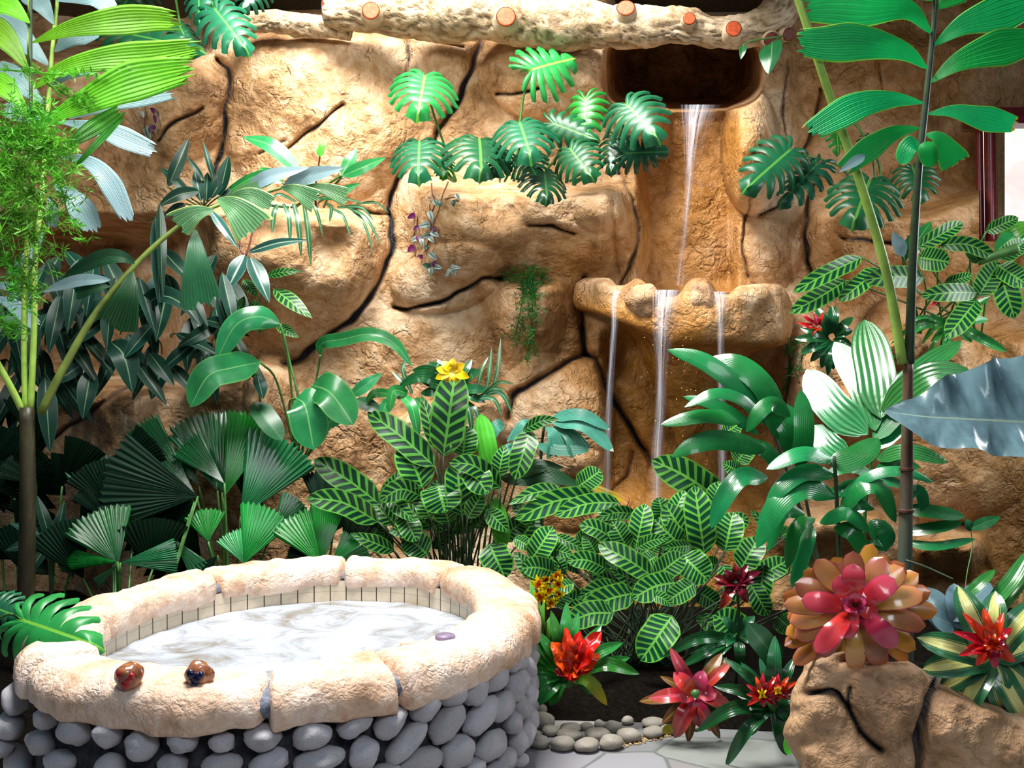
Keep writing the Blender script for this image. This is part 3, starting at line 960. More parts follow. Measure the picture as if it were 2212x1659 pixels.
disp = .05 * vnoise(PX, PY, 130, 31) + .02 * vnoise(PX, PY, 55, 32) + .008 * vnoise(PX, PY, 22, 33)
dk = np.zeros_like(PX)
for pts, w, dep in (([(1725, 1498), (1770, 1500), (1805, 1517), (1838, 1552), (1870, 1600), (1915, 1634)], 7, .05), ([(2046, 1470), (2014, 1515), (2000, 1560), (1994, 1620), (1990, 1720)], 8, .06), ([(1840, 1500), (1835, 1530), (1842, 1550)], 5, .03)):
    d = segdist(PX, PY, pts)
    disp -= dep * np.exp(-(d / w) ** 2) + dep * .7 * np.exp(-d / 26)
    dk = np.maximum(dk, 1 - sstep(w * .5, w * 1.3, d))
vs[..., 0] += nr[:, None, 0] * disp; vs[..., 1] += nr[:, None, 1] * disp
mesh('rock_shell', vs.reshape(-1, 3), gridfaces(260, nv), M['planter'], pl, None, True, {'crack': dk.reshape(-1), 'wet_lit': np.zeros(dk.size)})
mb = MB()
poly = [Vector((path[i][0] - nr[i][0] * .12, path[i][1] - nr[i][1] * .12, np.interp(path[i][0], [1.1, 1.8, 2.2, 3], [.63, .62, .52, .42]))) for i in range(0, 260, 6)]
mb.add(poly + [Vector((3.0, 4.3, .45)), Vector((1.6, 4.3, .55))], [tuple(range(len(poly) + 2))])
o = mb.build('planter_soil', M['soil'], pl, False)

# grey pebbles edging the path
PB = [(1163, 1604, 27, 18), (1215, 1609, 28, 20), (1268, 1612, 29, 18), (1320, 1606, 27, 20), (1230, 1588, 27, 14), (1292, 1588, 28, 16), (1324, 1572, 20, 15), (1358, 1590, 28, 18), (1355, 1558, 14, 12),
      (1410, 1563, 25, 14), (1412, 1583, 26, 14), (1232, 1573, 24, 12), (1268, 1571, 14, 12), (1294, 1568, 12, 14), (1170, 1560, 30, 22), (1165, 1535, 18, 16), (1448, 1578, 22, 12), (1150, 1590, 20, 16), (1190, 1580, 20, 14), (1490, 1570, 20, 10)]
ordn = ['first', 'second', 'third', 'fourth', 'fifth', 'sixth', 'seventh', 'eighth', 'ninth', 'tenth']
PBL = ['nearest the tub in the front row', 'second from the tub in the front row', 'third from the tub in the front row', 'fourth from the tub in the front row', 'flat one behind the second of the front row',
       'behind the third and fourth of the front row', 'small one behind the middle of the row', 'large one at the right of the front row', 'smallest one under the drooping grey leaf', 'farther of two at the right end of the row',
       'nearer of two at the right end of the row', 'in the dim back row above the flat one', 'small dim one in the back row centre', 'upright dim one in the back row', 'large dark one at the foot of the tub', 'dark one under the red guzmania',
       'beside the yellow fallen leaf', 'half hidden against the tub foot', 'wedged between tub foot and flat pebble', 'under the tips of the pink bromeliad']
for k, (px, py, rx_, ry_) in enumerate(PB):
    d = CAMZ * F / (py + ry_ * .55 - CY)
    a = rx_ * d / F
    hgt = ry_ * d / F * .82
    c = P(px, py, d); c.z = hgt * .82
    ro = rnd.uniform(-.5, .5)
    Vv, Fc = stone_geo(c, a, a * .8, hgt, 1, .16, 20, 14, k * 2.3, Vector((math.cos(ro), math.sin(ro), 0)), Vector((-math.sin(ro), math.cos(ro), 0)), Vector((0, 0, 1)))
    o = mesh('pebble', Vv, Fc, M['pebble'])
    tag(o, 'grey path edging pebble, ' + PBL[k], 'pebble', 'pebbles edging the flagstone path')
mb = MB()
for k in range(260):
    px = rnd.uniform(1330, 1450); py = 1612 - (px - 1330) * .22 + rnd.uniform(-10, 8)
    d = CAMZ * F / (py - CY)
    c = P(px, py, d); c.z = .004
    r = rnd.uniform(.003, .007)
    Vv, Fc = stone_geo(c, r, r, r * .7, 1, .2, 6, 4, k, Vector((1, 0, 0)), Vector((0, 1, 0)), Vector((0, 0, 1)))
    mb.add(Vv, Fc)
o = mb.build('grit', simple_mat('tan_grit', (0.45, 0.30, 0.14), .7, .4, .5, 200))
tag(o, 'tan grit scattered between pebbles and flagstones', 'grit', None, 'stuff')
# ================================================================= LEAVES: materials and builders


def leaf_mat(name, base, tip=None, mid=None, edge=None, rough=0.32, trans=0.18, var=0.22, ribs=0, ribstr=0.25, midw=0.03, under=None, spots=None, spec=0.38, gloss=0.0):
    """UV: u runs from base to tip, v from edge to edge (0.5 = midrib)"""
    t = NT(name)
    u, v = t.uv()
    av = t.math('ABSOLUTE', t.math('SUBTRACT', v, 0.5))
    n = t.noise(7, 4, 0.6, 0.3, t.obco())
    lo = tuple(c * (1 - var) for c in base); hi = tuple(min(1, c * (1 + var)) for c in base)
    c = t.ramp(n, [(0.35, lo), (0.65, hi)])
    if tip is not None:
        c = t.mix(t.math('POWER', u, 1.6), c, tip)
    if ribs:
        w = t.math('SINE', t.math('MULTIPLY', v, 6.2832 * ribs))
        c = t.mix(t.math('MULTIPLY', t.math('GREATER_THAN', w, 0.6), 0.35), c, tuple(min(1, b * 1.7 + .01) for b in base))
    if mid is not None:
        c = t.mix(t.math('LESS_THAN', av, midw), c, mid)
    if edge is not None:
        c = t.mix(t.math('MULTIPLY', t.math('GREATER_THAN', av, 0.46), 0.8), c, edge)
    if spots is not None:                                   # dry brown tips
        f = t.math('MULTIPLY', t.math('GREATER_THAN', t.math('ADD', u, t.math('MULTIPLY', n, 0.12)), 1.02), 0.9)
        c = t.mix(f, c, spots)
    if under is not None:
        c = t.mix(t.n('ShaderNodeNewGeometry').outputs['Backfacing'], c, under)
    hs = t.n('ShaderNodeHueSaturation')
    r = t.rand()
    t.l(t.math('ADD', 0.485, t.math('MULTIPLY', r, 0.03)), hs.inputs['Hue'])
    t.l(t.math('ADD', 0.58, t.math('MULTIPLY', r, 0.45)), hs.inputs['Value'])
    t.l(c, hs.inputs['Color'])
    c = hs.outputs[0]
    h = n
    if ribs:
        h = t.math('ADD', t.math('MULTIPLY', n, 0.5), t.math('MULTIPLY', t.math('SINE', t.math('MULTIPLY', v, 6.2832 * ribs)), 0.5))
    nm = t.bump(h, ribstr, 0.006)
    t.fin(c, rough, spec, nm)
    if gloss: t.b.inputs['Coat Weight'].default_value = gloss; t.b.inputs['Coat Roughness'].default_value = 0.12
    if trans:
        tr = t.n('ShaderNodeBsdfTranslucent'); t.l(c, tr.inputs[0])
        mx = t.n('ShaderNodeMixShader'); mx.inputs[0].default_value = trans
        t.l(t.b.outputs[0], mx.inputs[1]); t.l(tr.outputs[0], mx.inputs[2]); t.l(mx.outputs[0], t.out.inputs[0])
    return t.m


def zebra_mat(name, dark, light, N=8.0, rough=0.34):
    t = NT(name)
    u, v = t.uv()
    av = t.math('MULTIPLY', t.math('ABSOLUTE', t.math('SUBTRACT', v, 0.5)), 2)
    ph = t.math('SUBTRACT', t.math('MULTIPLY', u, N), t.math('MULTIPLY', t.math('POWER', av, 0.85), 1.25))
    ph = t.math('ADD', ph, t.math('MULTIPLY', t.rand(), 1.0))
    fr = t.math('ABSOLUTE', t.math('SUBTRACT', t.math('FRACT', ph), 0.5))          # 0 in the middle of a band
    band = t.math('SUBTRACT', 0.345, t.math('MULTIPLY', av, 0.05))
    st = t.math('GREATER_THAN', fr, band)
    n = t.noise(9, 3, 0.6, 0.2, t.obco())
    lt = t.ramp(n, [(0.35, tuple(c * .75 for c in light)), (0.65, tuple(min(1, c * 1.2) for c in light))])
    c = t.mix(st, dark, lt)
    c = t.mix(t.math('LESS_THAN', av, 0.075), c, (light[0] * 1.35, light[1] * 1.1, light[2] * 1.5))
    c = t.mix(t.math('MULTIPLY', t.math('GREATER_THAN', av, 0.90), 0.85), c, (light[0] * 1.25, light[1] * 1.02, light[2]))
    c = t.mix(t.n('ShaderNodeNewGeometry').outputs['Backfacing'], c, t.mix(st, (0.03, 0.13, 0.03), (0.07, 0.24, 0.05)))
    hs = t.n('ShaderNodeHueSaturation'); r = t.rand()
    t.l(t.math('ADD', 0.65, t.math('MULTIPLY', r, 0.4)), hs.inputs['Value']); t.l(c, hs.inputs['Color'])
    c = hs.outputs[0]
    h = t.math('ADD', t.math('MULTIPLY', fr, 1.0), t.math('MULTIPLY', n, 0.3))
    t.fin(c, rough, 0.3, t.bump(h, 0.3, 0.008))
    tr = t.n('ShaderNodeBsdfTranslucent'); t.l(c, tr.inputs[0])
    mx = t.n('ShaderNodeMixShader'); mx.inputs[0].default_value = 0.12
    t.l(t.b.outputs[0], mx.inputs[1]); t.l(tr.outputs[0], mx.inputs[2]); t.l(mx.outputs[0], t.out.inputs[0])
    return t.m


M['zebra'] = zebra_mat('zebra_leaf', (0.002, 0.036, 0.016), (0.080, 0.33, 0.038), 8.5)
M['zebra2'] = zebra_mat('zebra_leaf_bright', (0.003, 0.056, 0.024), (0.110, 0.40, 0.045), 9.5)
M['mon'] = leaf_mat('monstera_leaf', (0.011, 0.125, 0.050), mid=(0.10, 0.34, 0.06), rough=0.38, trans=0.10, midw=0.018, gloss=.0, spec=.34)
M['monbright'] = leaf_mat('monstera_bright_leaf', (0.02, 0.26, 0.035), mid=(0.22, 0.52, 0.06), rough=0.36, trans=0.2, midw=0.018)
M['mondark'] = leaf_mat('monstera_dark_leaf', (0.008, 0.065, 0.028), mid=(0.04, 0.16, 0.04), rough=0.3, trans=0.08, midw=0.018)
M['bright'] = leaf_mat('bright_palm_leaf', (0.17, 0.50, 0.018), rough=0.42, trans=0.35, ribs=9, ribstr=.6, under=(0.22, 0.50, 0.03))
M['brightdeep'] = leaf_mat('deep_bright_palm_leaf', (0.05, 0.36, 0.025), rough=0.4, trans=0.3, ribs=9, ribstr=.6)
M['pale'] = leaf_mat('pale_sheen_palm_leaf', (0.24, 0.40, 0.44), rough=0.35, trans=0.12, ribs=14, ribstr=.3, var=.12, tip=(0.30, 0.46, 0.50))  # bluish sheen of the leaf undersides is put into this base colour
M['palegreen'] = leaf_mat('grey_green_palm_leaf', (0.10, 0.27, 0.11), rough=0.38, trans=0.18, ribs=12, ribstr=.3, edge=(0.42, 0.46, 0.10), spots=(0.55, 0.45, 0.12))
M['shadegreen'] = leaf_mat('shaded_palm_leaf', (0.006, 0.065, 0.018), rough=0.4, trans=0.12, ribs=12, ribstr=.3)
M['emerald'] = leaf_mat('emerald_palm_leaf', (0.006, 0.47, 0.095), rough=0.45, trans=0.35, ribs=14, ribstr=.45, edge=(0.22, 0.50, 0.03), spots=(0.60, 0.33, 0.02), under=(0.30, 0.50, 0.50), var=.12)
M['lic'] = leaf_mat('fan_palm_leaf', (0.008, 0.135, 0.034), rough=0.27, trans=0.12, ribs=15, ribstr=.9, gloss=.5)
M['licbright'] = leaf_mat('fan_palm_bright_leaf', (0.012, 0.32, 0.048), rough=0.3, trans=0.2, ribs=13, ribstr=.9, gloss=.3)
M['licshade'] = leaf_mat('fan_palm_shade_leaf', (0.002, 0.022, 0.009), rough=0.5, trans=0.05, ribs=15, ribstr=.9, spec=.15)  # near-black copy of the fan leaf, with the shade in its colour
M['broad'] = leaf_mat('broad_leaf', (0.018, 0.20, 0.062), mid=(0.14, 0.38, 0.13), rough=0.3, trans=0.16, ribs=0, midw=.02, edge=(0.07, 0.30, 0.06), gloss=.2)
M['broaddark'] = leaf_mat('broad_dark_leaf', (0.010, 0.10, 0.034), mid=(0.06, 0.22, 0.07), rough=0.35, trans=0.1, midw=.02)
M['stripe'] = leaf_mat('dark_strap_leaf', (0.005, 0.034, 0.022), mid=(0.12, 0.24, 0.12), rough=0.42, spec=.2, trans=0.05, midw=.028, edge=(0.02, 0.08, 0.05))
M['silver'] = leaf_mat('silver_striped_leaf', (0.030, 0.12, 0.10), mid=(0.42, 0.56, 0.46), rough=0.28, trans=0.08, midw=.06, ribs=0, edge=(0.22, 0.38, 0.36))
M['ging'] = leaf_mat('ledge_leaf', (0.022, 0.22, 0.05), mid=(0.16, 0.42, 0.12), rough=0.3, trans=0.18, midw=.03)
M['spider'] = leaf_mat('spider_plant_leaf', (0.025, 0.13, 0.05), mid=(0.22, 0.34, 0.20), rough=0.35, trans=0.12, midw=.08)
M['gpalm'] = leaf_mat('glossy_palm_leaf', (0.012, 0.23, 0.055), rough=0.27, trans=0.16, ribs=11, ribstr=.14, gloss=.6, under=(0.03, 0.26, 0.07))
M['gwhite'] = leaf_mat('shining_palm_leaf', (0.03, 0.24, 0.06), rough=0.27, trans=0.1, ribs=6, ribstr=.5, gloss=.75, spec=.8)
M['gwhite'].node_tree.nodes['Principled BSDF'].inputs['Coat Roughness'].default_value = 0.2
M['blue'] = leaf_mat('blue_green_sheen_leaf', (0.19, 0.32, 0.385), mid=(0.46, 0.62, 0.50), rough=0.26, trans=0.05, midw=.012, ribs=0, var=.3, gloss=.35)  # blue-green base lightened, with the sky reflection painted in
M['teal'] = leaf_mat('teal_drooping_leaf', (0.055, 0.25, 0.17), rough=0.38, trans=0.15, ribs=10, ribstr=.4, spots=(0.6, 0.62, 0.5))
M['gstrap'] = leaf_mat('green_strap_leaf', (0.030, 0.25, 0.035), rough=0.27, trans=0.18, ribs=5, ribstr=.15, gloss=.3)
M['gstrapdark'] = leaf_mat('dark_green_strap_leaf', (0.012, 0.105, 0.030), rough=0.28, trans=0.12, ribs=5, ribstr=.15, gloss=.3)
M['gyellow'] = leaf_mat('yellowing_strap_leaf', (0.06, 0.26, 0.02), tip=(0.55, 0.42, 0.02), rough=0.3, trans=0.2)
M['lime'] = leaf_mat('lime_strap_leaf', (0.10, 0.40, 0.03), rough=0.3, trans=0.25, ribs=4, ribstr=.15)
M['redbract'] = leaf_mat('red_bract', (0.62, 0.012, 0.008), rough=0.24, trans=0.15, var=.25, gloss=.35)
M['orangered'] = leaf_mat('orange_red_bract', (0.70, 0.035, 0.006), rough=0.25, trans=0.15, var=.25, gloss=.4)
M['darkred'] = leaf_mat('dark_red_bract', (0.22, 0.008, 0.016), rough=0.25, trans=0.1, gloss=.3)
M['pinkneo'] = leaf_mat('pink_bromeliad_leaf', (0.58, 0.012, 0.045), tip=(0.40, 0.10, 0.07), mid=(0.70, 0.10, 0.16), rough=0.25, trans=0.12, midw=.10, gloss=.35)
M['oliveneo'] = leaf_mat('olive_bromeliad_leaf', (0.20, 0.12, 0.03), tip=(0.24, 0.08, 0.03), rough=0.3, trans=0.12, mid=(0.36, 0.26, 0.06), midw=.1)
M['neoin'] = leaf_mat('big_bromeliad_inner_leaf', (0.70, 0.025, 0.05), tip=(0.62, 0.07, 0.14), rough=0.2, trans=0.12, gloss=.7, edge=(0.42, 0.02, 0.14), spec=.6)
M['neomid'] = leaf_mat('big_bromeliad_middle_leaf', (0.74, 0.46, 0.12), tip=(0.66, 0.20, 0.10), rough=0.2, trans=0.2, gloss=.7, edge=(0.40, 0.03, 0.10), spec=.6)
M['neoout'] = leaf_mat('big_bromeliad_outer_leaf', (0.52, 0.38, 0.035), tip=(0.66, 0.22, 0.05), rough=0.22, trans=0.2, gloss=.6, edge=(0.42, 0.05, 0.09), spec=.6)
M['yellow'] = leaf_mat('yellow_bract', (0.86, 0.62, 0.006), rough=0.35, trans=0.25, var=.12)
M['fallen'] = leaf_mat('fallen_yellow_leaf', (0.50, 0.44, 0.02), rough=0.45, trans=0.2)
M['purple'] = leaf_mat('purple_leaf', (0.13, 0.008, 0.10), rough=0.4, trans=0.15)
M['heart'] = leaf_mat('heart_leaf', (0.015, 0.15, 0.05), mid=(0.12, 0.34, 0.10), rough=0.3, trans=0.15, midw=.02)
M['feather'] = leaf_mat('feathery_leaf', (0.10, 0.42, 0.020), rough=0.5, trans=0.35, var=.5)
M['featherdark'] = leaf_mat('feathery_dark_leaf', (0.030, 0.22, 0.025), rough=0.5, trans=0.25, var=.5)
M['trad'] = leaf_mat('silver_trailing_leaf', (0.055, 0.15, 0.10), mid=(0.05, 0.13, 0.08), rough=0.32, trans=0.08, midw=.10, edge=(0.06, 0.14, 0.10))


def varieg():
    t = NT('cream_striped_leaf')
    u, v = t.uv()
    av = t.math('ABSOLUTE', t.math('SUBTRACT', v, 0.5))
    n = t.noise(4, 3, 0.6, 0, t.obco())
    b = t.math('LESS_THAN', t.math('ADD', av, t.math('MULTIPLY', t.math('SINE', t.math('MULTIPLY', v, 90)), .05)), 0.20)
    c = t.mix(b, t.mix(n, (0.015, 0.10, 0.045), (0.035, 0.18, 0.06)), t.mix(n, (0.52, 0.54, 0.10), (0.78, 0.76, 0.36)))
    t.fin(c, 0.27, 0.5, t.bump(t.math('SINE', t.math('MULTIPLY', v, 40)), 0.1, 0.004))
    t.b.inputs['Coat Weight'].default_value = .3
    return t.m


M['varieg'] = varieg()
M['silvertrad'] = leaf_mat('silver_banded_leaf', (0.40, 0.50, 0.48), mid=(0.06, 0.15, 0.10), rough=0.3, trans=0.08, midw=.10, edge=(0.08, 0.14, 0.12))
M['stalk'] = simple_mat('green_stalk', (0.055, 0.17, 0.035), .4, .5, .3, 15)
M['darkstalk'] = simple_mat('dark_stalk', (0.022, 0.045, 0.018), .45, .5, .3, 15)
M['limestalk'] = simple_mat('lime_stalk', (0.26, 0.42, 0.07), .35, .5, .25, 9)
M['olivestalk'] = simple_mat('olive_stalk', (0.12, 0.17, 0.03), .4, .5, .3, 10)
M['redstalk'] = simple_mat('red_stalk', (0.10, 0.015, 0.02), .4, .5, .3, 10)
M['brownvine'] = simple_mat('brown_vine', (0.11, 0.04, 0.025), .6, .4, .3, 10)


def trunk_mat(name, a, b, c_, low=None):
    t = NT(name)
    co = t.obco()
    s = t.n('ShaderNodeMapping'); s.inputs['Scale'].default_value = (6, 6, 1.1); t.l(co, s.inputs[0])
    n = t.noise(2.2, 5, 0.6, 0.6, s.outputs[0])
    n2 = t.noise(60, 3, 0.6, 0, co)
    c = t.ramp(t.math('ADD', t.math('MULTIPLY', n, .8), t.math('MULTIPLY', n2, .2)), [(0.35, a), (0.5, b), (0.66, c_)])
    if low is not None:
        sp = t.n('ShaderNodeSeparateXYZ'); t.l(co, sp.inputs[0])
        mr = t.n('ShaderNodeMapRange')
        mr.inputs['From Min'].default_value = 0.75; mr.inputs['From Max'].default_value = 1.35
        t.l(sp.outputs[2], mr.inputs['Value'])
        c = t.mix(mr.outputs[0], t.mix(n, tuple(k * .6 for k in low), low), c)
    return t.fin(c, 0.45, 0.45, t.bump(n, .25, .01))


M['trunk'] = trunk_mat('cane_trunk', (0.055, 0.022, 0.018), (0.13, 0.065, 0.040), (0.13, 0.155, 0.10), (0.085, 0.115, 0.085))
M['ltrunk'] = trunk_mat('shaded_palm_trunk', (0.012, 0.010, 0.006), (0.030, 0.025, 0.012), (0.055, 0.05, 0.018))

PROF = {
    'lance': lambda u: np.sin(np.pi * np.clip(u, 0, 1) ** 0.78) ** 0.85,
    'ovate': lambda u: np.sin(np.pi * np.clip(u, 0, 1) ** 0.62) ** 0.72,
    'obl': lambda u: (np.clip(u / .22, 0, 1) ** .6) * (1 - np.clip((u - .55) / .45, 0, 1) ** 2.4) ** .75,
    'strap': lambda u: (0.62 + 0.38 * np.clip(u / .3, 0, 1)) * (1 - np.clip((u - .4) / .6, 0, 1) ** 2.2) ** .8,
    'round': lambda u: (0.55 + 0.45 * np.clip(u / .55, 0, 1)) * (1 - np.clip(u, 0, 1) ** 9) ** .5 * (1 - .12 * np.clip((u - .8) / .2, 0, 1)),
    'spike': lambda u: (1 - u) ** .75 * (.8 + .6 * u),
    'bract': lambda u: np.sin(np.pi * (0.16 + 0.84 * u)) ** .8 * (1 + 0 * u),
    'wedge': lambda u: .06 + .94 * np.clip(u / .85, 0, 1) ** 0.85,
    'fish': lambda u: (.05 + .95 * np.clip(u / .5, 0, 1) ** 0.9) * (1 - .62 * np.clip((u - .5) / .5, 0, 1) ** 1.1),
    'fishl': lambda u: (.05 + .95 * np.clip(u / .62, 0, 1) ** 0.85) * (1 - .45 * np.clip((u - .66) / .34, 0, 1) ** 1.3),
}
CAM = np.array((0.0, 0.0, CAMZ))


def nrm(a): return a / (np.linalg.norm(a, axis=-1, keepdims=True) + 1e-12)


def blade(pts, w, prof='lance', roll=0.0, fold=0.12, wave=0.0, jag=0.0, pleat=0.0, n=18, m=7, asym=0.0, seed=0, curl=0.0, upward=True):
    """pts: (px, py, d) along the midrib; w: full width in pixels.  Returns verts, faces, uv."""
    C = spline([P(*p) for p in pts], n)
    dm = sum(p[2] for p in pts) / len(pts)
    ww = w * dm / F / max(.45, math.cos(roll)) ** .7
    T = nrm(np.gradient(C, axis=0))
    Vw = nrm(C - CAM)
    Sd = nrm(np.cross(T, Vw))
    N = np.cross(Sd, T)
    N *= np.where((N * Vw).sum(1) > 0, -1, 1)[:, None]
    k = n // 2
    if upward and (N[k] * math.cos(roll) - Sd[k] * math.sin(roll))[2] < (N[k] * math.cos(roll) + Sd[k] * math.sin(roll))[2]:
        roll = -roll                                        # turn the upper face to the light
    S2 = Sd * math.cos(roll) + N * math.sin(roll)
    N2 = N * math.cos(roll) - Sd * math.sin(roll)
    u = np.linspace(0, 1, n)
    v = np.linspace(-1, 1, m)
    rs = np.random.RandomState(abs(int(seed)) % 99991)
    hw = ww / 2 * PROF[prof](u)
    jj = rs.rand(m) * jag
    if jag:
        jj = jag * (rs.rand(m) * .8 + .35 * (v * .5 + .5) * rs.choice([-1, 1]) + .1)
    ph = rs.rand() * 6
    Vt = np.zeros((n, m, 3)); uv = np.zeros((n, m, 2))
    for j in range(m):
        uj = np.clip(u * (1 - jj[j]), 0, 1)
        Cj = np.stack([np.interp(uj, u, C[:, k]) for k in range(3)], 1)
        hj = np.interp(uj, u, hw)
        a = abs(v[j])
        off = v[j] + asym * (1 - v[j] * v[j])
        z = fold * hj * a - curl * hj * a * a
        if wave: z = z + wave * hj * a * np.sin(u * 17 + ph + (1.7 if v[j] > 0 else 0))
        if pleat: z = z + pleat * hj * (1 if j % 2 else -1) * np.clip(u * 3, 0, 1)
        Vt[:, j] = Cj + S2 * (hj * off)[:, None] + N2 * z[:, None]
        uv[:, j, 0] = uj; uv[:, j, 1] = v[j] / 2 + .5
    return Vt.reshape(-1, 3), gridfaces(n, m), uv.reshape(-1, 2)


class Plant:
    """a plant is one thing: an Empty at its foot that parents its leaves, stems and flowers"""
    def __init__(self, name, foot, label, cat, group=None, seed=1):
        self.root = empty(name, foot if isinstance(foot, Vector) else P(*foot), label, cat, group)
        self.r = random.Random(seed)
        self.k = 0

    def leaf(self, row, d, mat, prof='lance', name='leaf', dz=None, stalk=None, sr=2.2, smat='stalk', roll=None, **kw):
        """row: (x0, y0, x1, y1, width[, bulge]) base -> tip, or a list of points plus a width"""
        r = self.r; self.k += 1
        if isinstance(row[0], (tuple, list)):
            p2, w = row[0], row[1]
        else:
            x0, y0, x1, y1, w = row[:5]
            b = row[5] if len(row) > 5 else 0.0
            L = math.hypot(x1 - x0, y1 - y0)
            mx, my = (x0 + x1) / 2, (y0 + y1) / 2
            if abs(x1 - x0) >= abs(y1 - y0): my -= b * L
            else: mx += b * L
            p2 = [(x0, y0), (mx, my), (x1, y1)]
        L = sum(math.hypot(b[0] - a[0], b[1] - a[1]) for a, b in zip(p2[:-1], p2[1:]))
        LW = L * d / F
        if dz is None: dz = r.uniform(.15, .45)
        if p2[-1][1] < p2[0][1] - .5 * abs(p2[-1][0] - p2[0][0]): dz = -.6 * dz     # a rising leaf leans back
        n = len(p2)
        pts = []
        for i, q in enumerate(p2):
            if len(q) > 2: pts.append(q); continue
            t = i / (n - 1)
            pts.append((q[0], q[1], d - LW * (dz * t + .10 * math.sin(math.pi * t))))
        if roll is None: roll = r.uniform(.15, .6)
        V, Fc, uv = blade(pts, w, prof, roll=roll, seed=self.k * 7 + int(pts[0][0]), **kw)
        o = mesh(name, V, Fc, M[mat], self.root, uv)
        if stalk is not None:
            x0, y0, d0 = pts[0]
            st = [(x0, y0, d0)] + list(stalk)
            if len(st) == 2:
                sx_, sy_, sd = st[1]
                tx, ty = x0 - (p2[1][0] - x0) * .25, y0 - (p2[1][1] - y0) * .25
                st = [st[0], (x0 * .6 + sx_ * .4 + (tx - x0) * .5, y0 * .6 + sy_ * .4, d0 * .6 + sd * .4), st[1]]
            stem(o, st, sr * .8, sr, M[smat], 'stalk', 6)
        return o

    def leaves(self, rows, d, mat, prof='lance', **kw):
        for q in rows:
            dd = d(q[0], q[1]) if callable(d) else d + self.r.uniform(-.05, .05)
            self.leaf(q, dd, mat, prof, **kw)

    def stem(self, pts, r0, r1, mat='stalk', name='stem', **kw):
        return stem(self.root, pts, r0, r1, M[mat], name, **kw)

    def fan(self, apex, tip, half, d, mat, nr=11, dz=.25, curl=.10, pleat=.9, bend=0.0, stalk=None, name='leaf', jag=.05, slant=0.0):
        """a pleated, wedge-shaped fan palm leaf: apex -> middle of the toothed edge"""
        self.k += 1
        A = np.array(P(apex[0], apex[1], d))
        L = math.hypot(tip[0] - apex[0], tip[1] - apex[1]) * d / F
        Tp = np.array(P(tip[0], tip[1], d - L * (dz if tip[1] > apex[1] else -dz)))
        Yv = Tp - A; Ln = np.linalg.norm(Yv); Yn = Yv / Ln
        Vw = nrm(A - CAM)
        Xn = nrm(np.cross(Yn, Vw)); N = np.cross(Xn, Yn)
        if (N * Vw).sum() > 0: N = -N
        nc, nw = 2 * nr + 1, 9
        h = math.radians(half)
        rs = np.random.RandomState(self.k * 13 + int(apex[0]))
        Vt = np.zeros((nw, nc, 3)); uv = np.zeros((nw, nc, 2))
        st = 2 * h / (nc - 1)
        for j in range(nc):
            th = -h + st * j
            Rj = Ln * (1 - (jag if j % 2 == 0 else 0) - .02 * rs.rand()) * (1 + slant * th / h * .3)
            for i in range(nw):
                r = (i / (nw - 1)) ** .9
                rr = r * Rj
                z = (1 if j % 2 else -1) * pleat * st * rr - curl * Ln * r * r - bend * Ln * (th / h) ** 2 * r
                Vt[i, j] = A + Yn * rr * math.cos(th) + Xn * rr * math.sin(th) + N * z
                uv[i, j] = (r, j / (nc - 1))
        o = mesh(name, Vt.reshape(-1, 3), gridfaces(nw, nc), M[mat], self.root, uv.reshape(-1, 2), False)
        if stalk is not None:
            stem(o, [(apex[0], apex[1], d)] + list(stalk), 2.4, 3.0, M['stalk'], 'stalk', 6)
        return o

    def monstera(self, at, tip, Wd, d, mat='mon', dz=.5, droop=.28, roll=None, stalk=None, sr=3.0, smat='stalk', seed=None):
        """a split heart-shaped leaf with its lobes cut clear of each other"""
        self.k += 1
        rs = np.random.RandomState(seed or (self.k * 31 + int(at[0])))
        A = np.array(P(at[0], at[1], d))
        L2 = math.hypot(tip[0] - at[0], tip[1] - at[1])
        W3 = Wd * d / F
        Tp = np.array(P(tip[0], tip[1], d - W3 * (dz if tip[1] > at[1] else -dz * .6)))
        Yv = Tp - A
        Vw = nrm(A - CAM)
        Xn = nrm(np.cross(Yv, Vw)); Nn = np.cross(Xn, nrm(Yv))
        if (Nn * Vw).sum() > 0: Nn = -Nn
        ro = self.r.uniform(.1, .4) if roll is None else roll
        if (Nn * math.cos(ro) - Xn * math.sin(ro))[2] < (Nn * math.cos(ro) + Xn * math.sin(ro))[2]: ro = -ro
        Xn, Nn = Xn * math.cos(ro) + Nn * math.sin(ro), Nn * math.cos(ro) - Xn * math.sin(ro)
        out = spline([(.015, -.03), (.15, -.30), (.36, -.27), (.50, .02), (.50, .30), (.40, .60), (.23, .85), (0, 1.0)], 101)
        sp = [0, .13, .25, .37, .49, .60, .71, .83, 1.0]
        tm = [0, .012, .04, .10, .20, .33, .48, .66, .96]
        mb = MB()
        nr_, nq = 9, 6
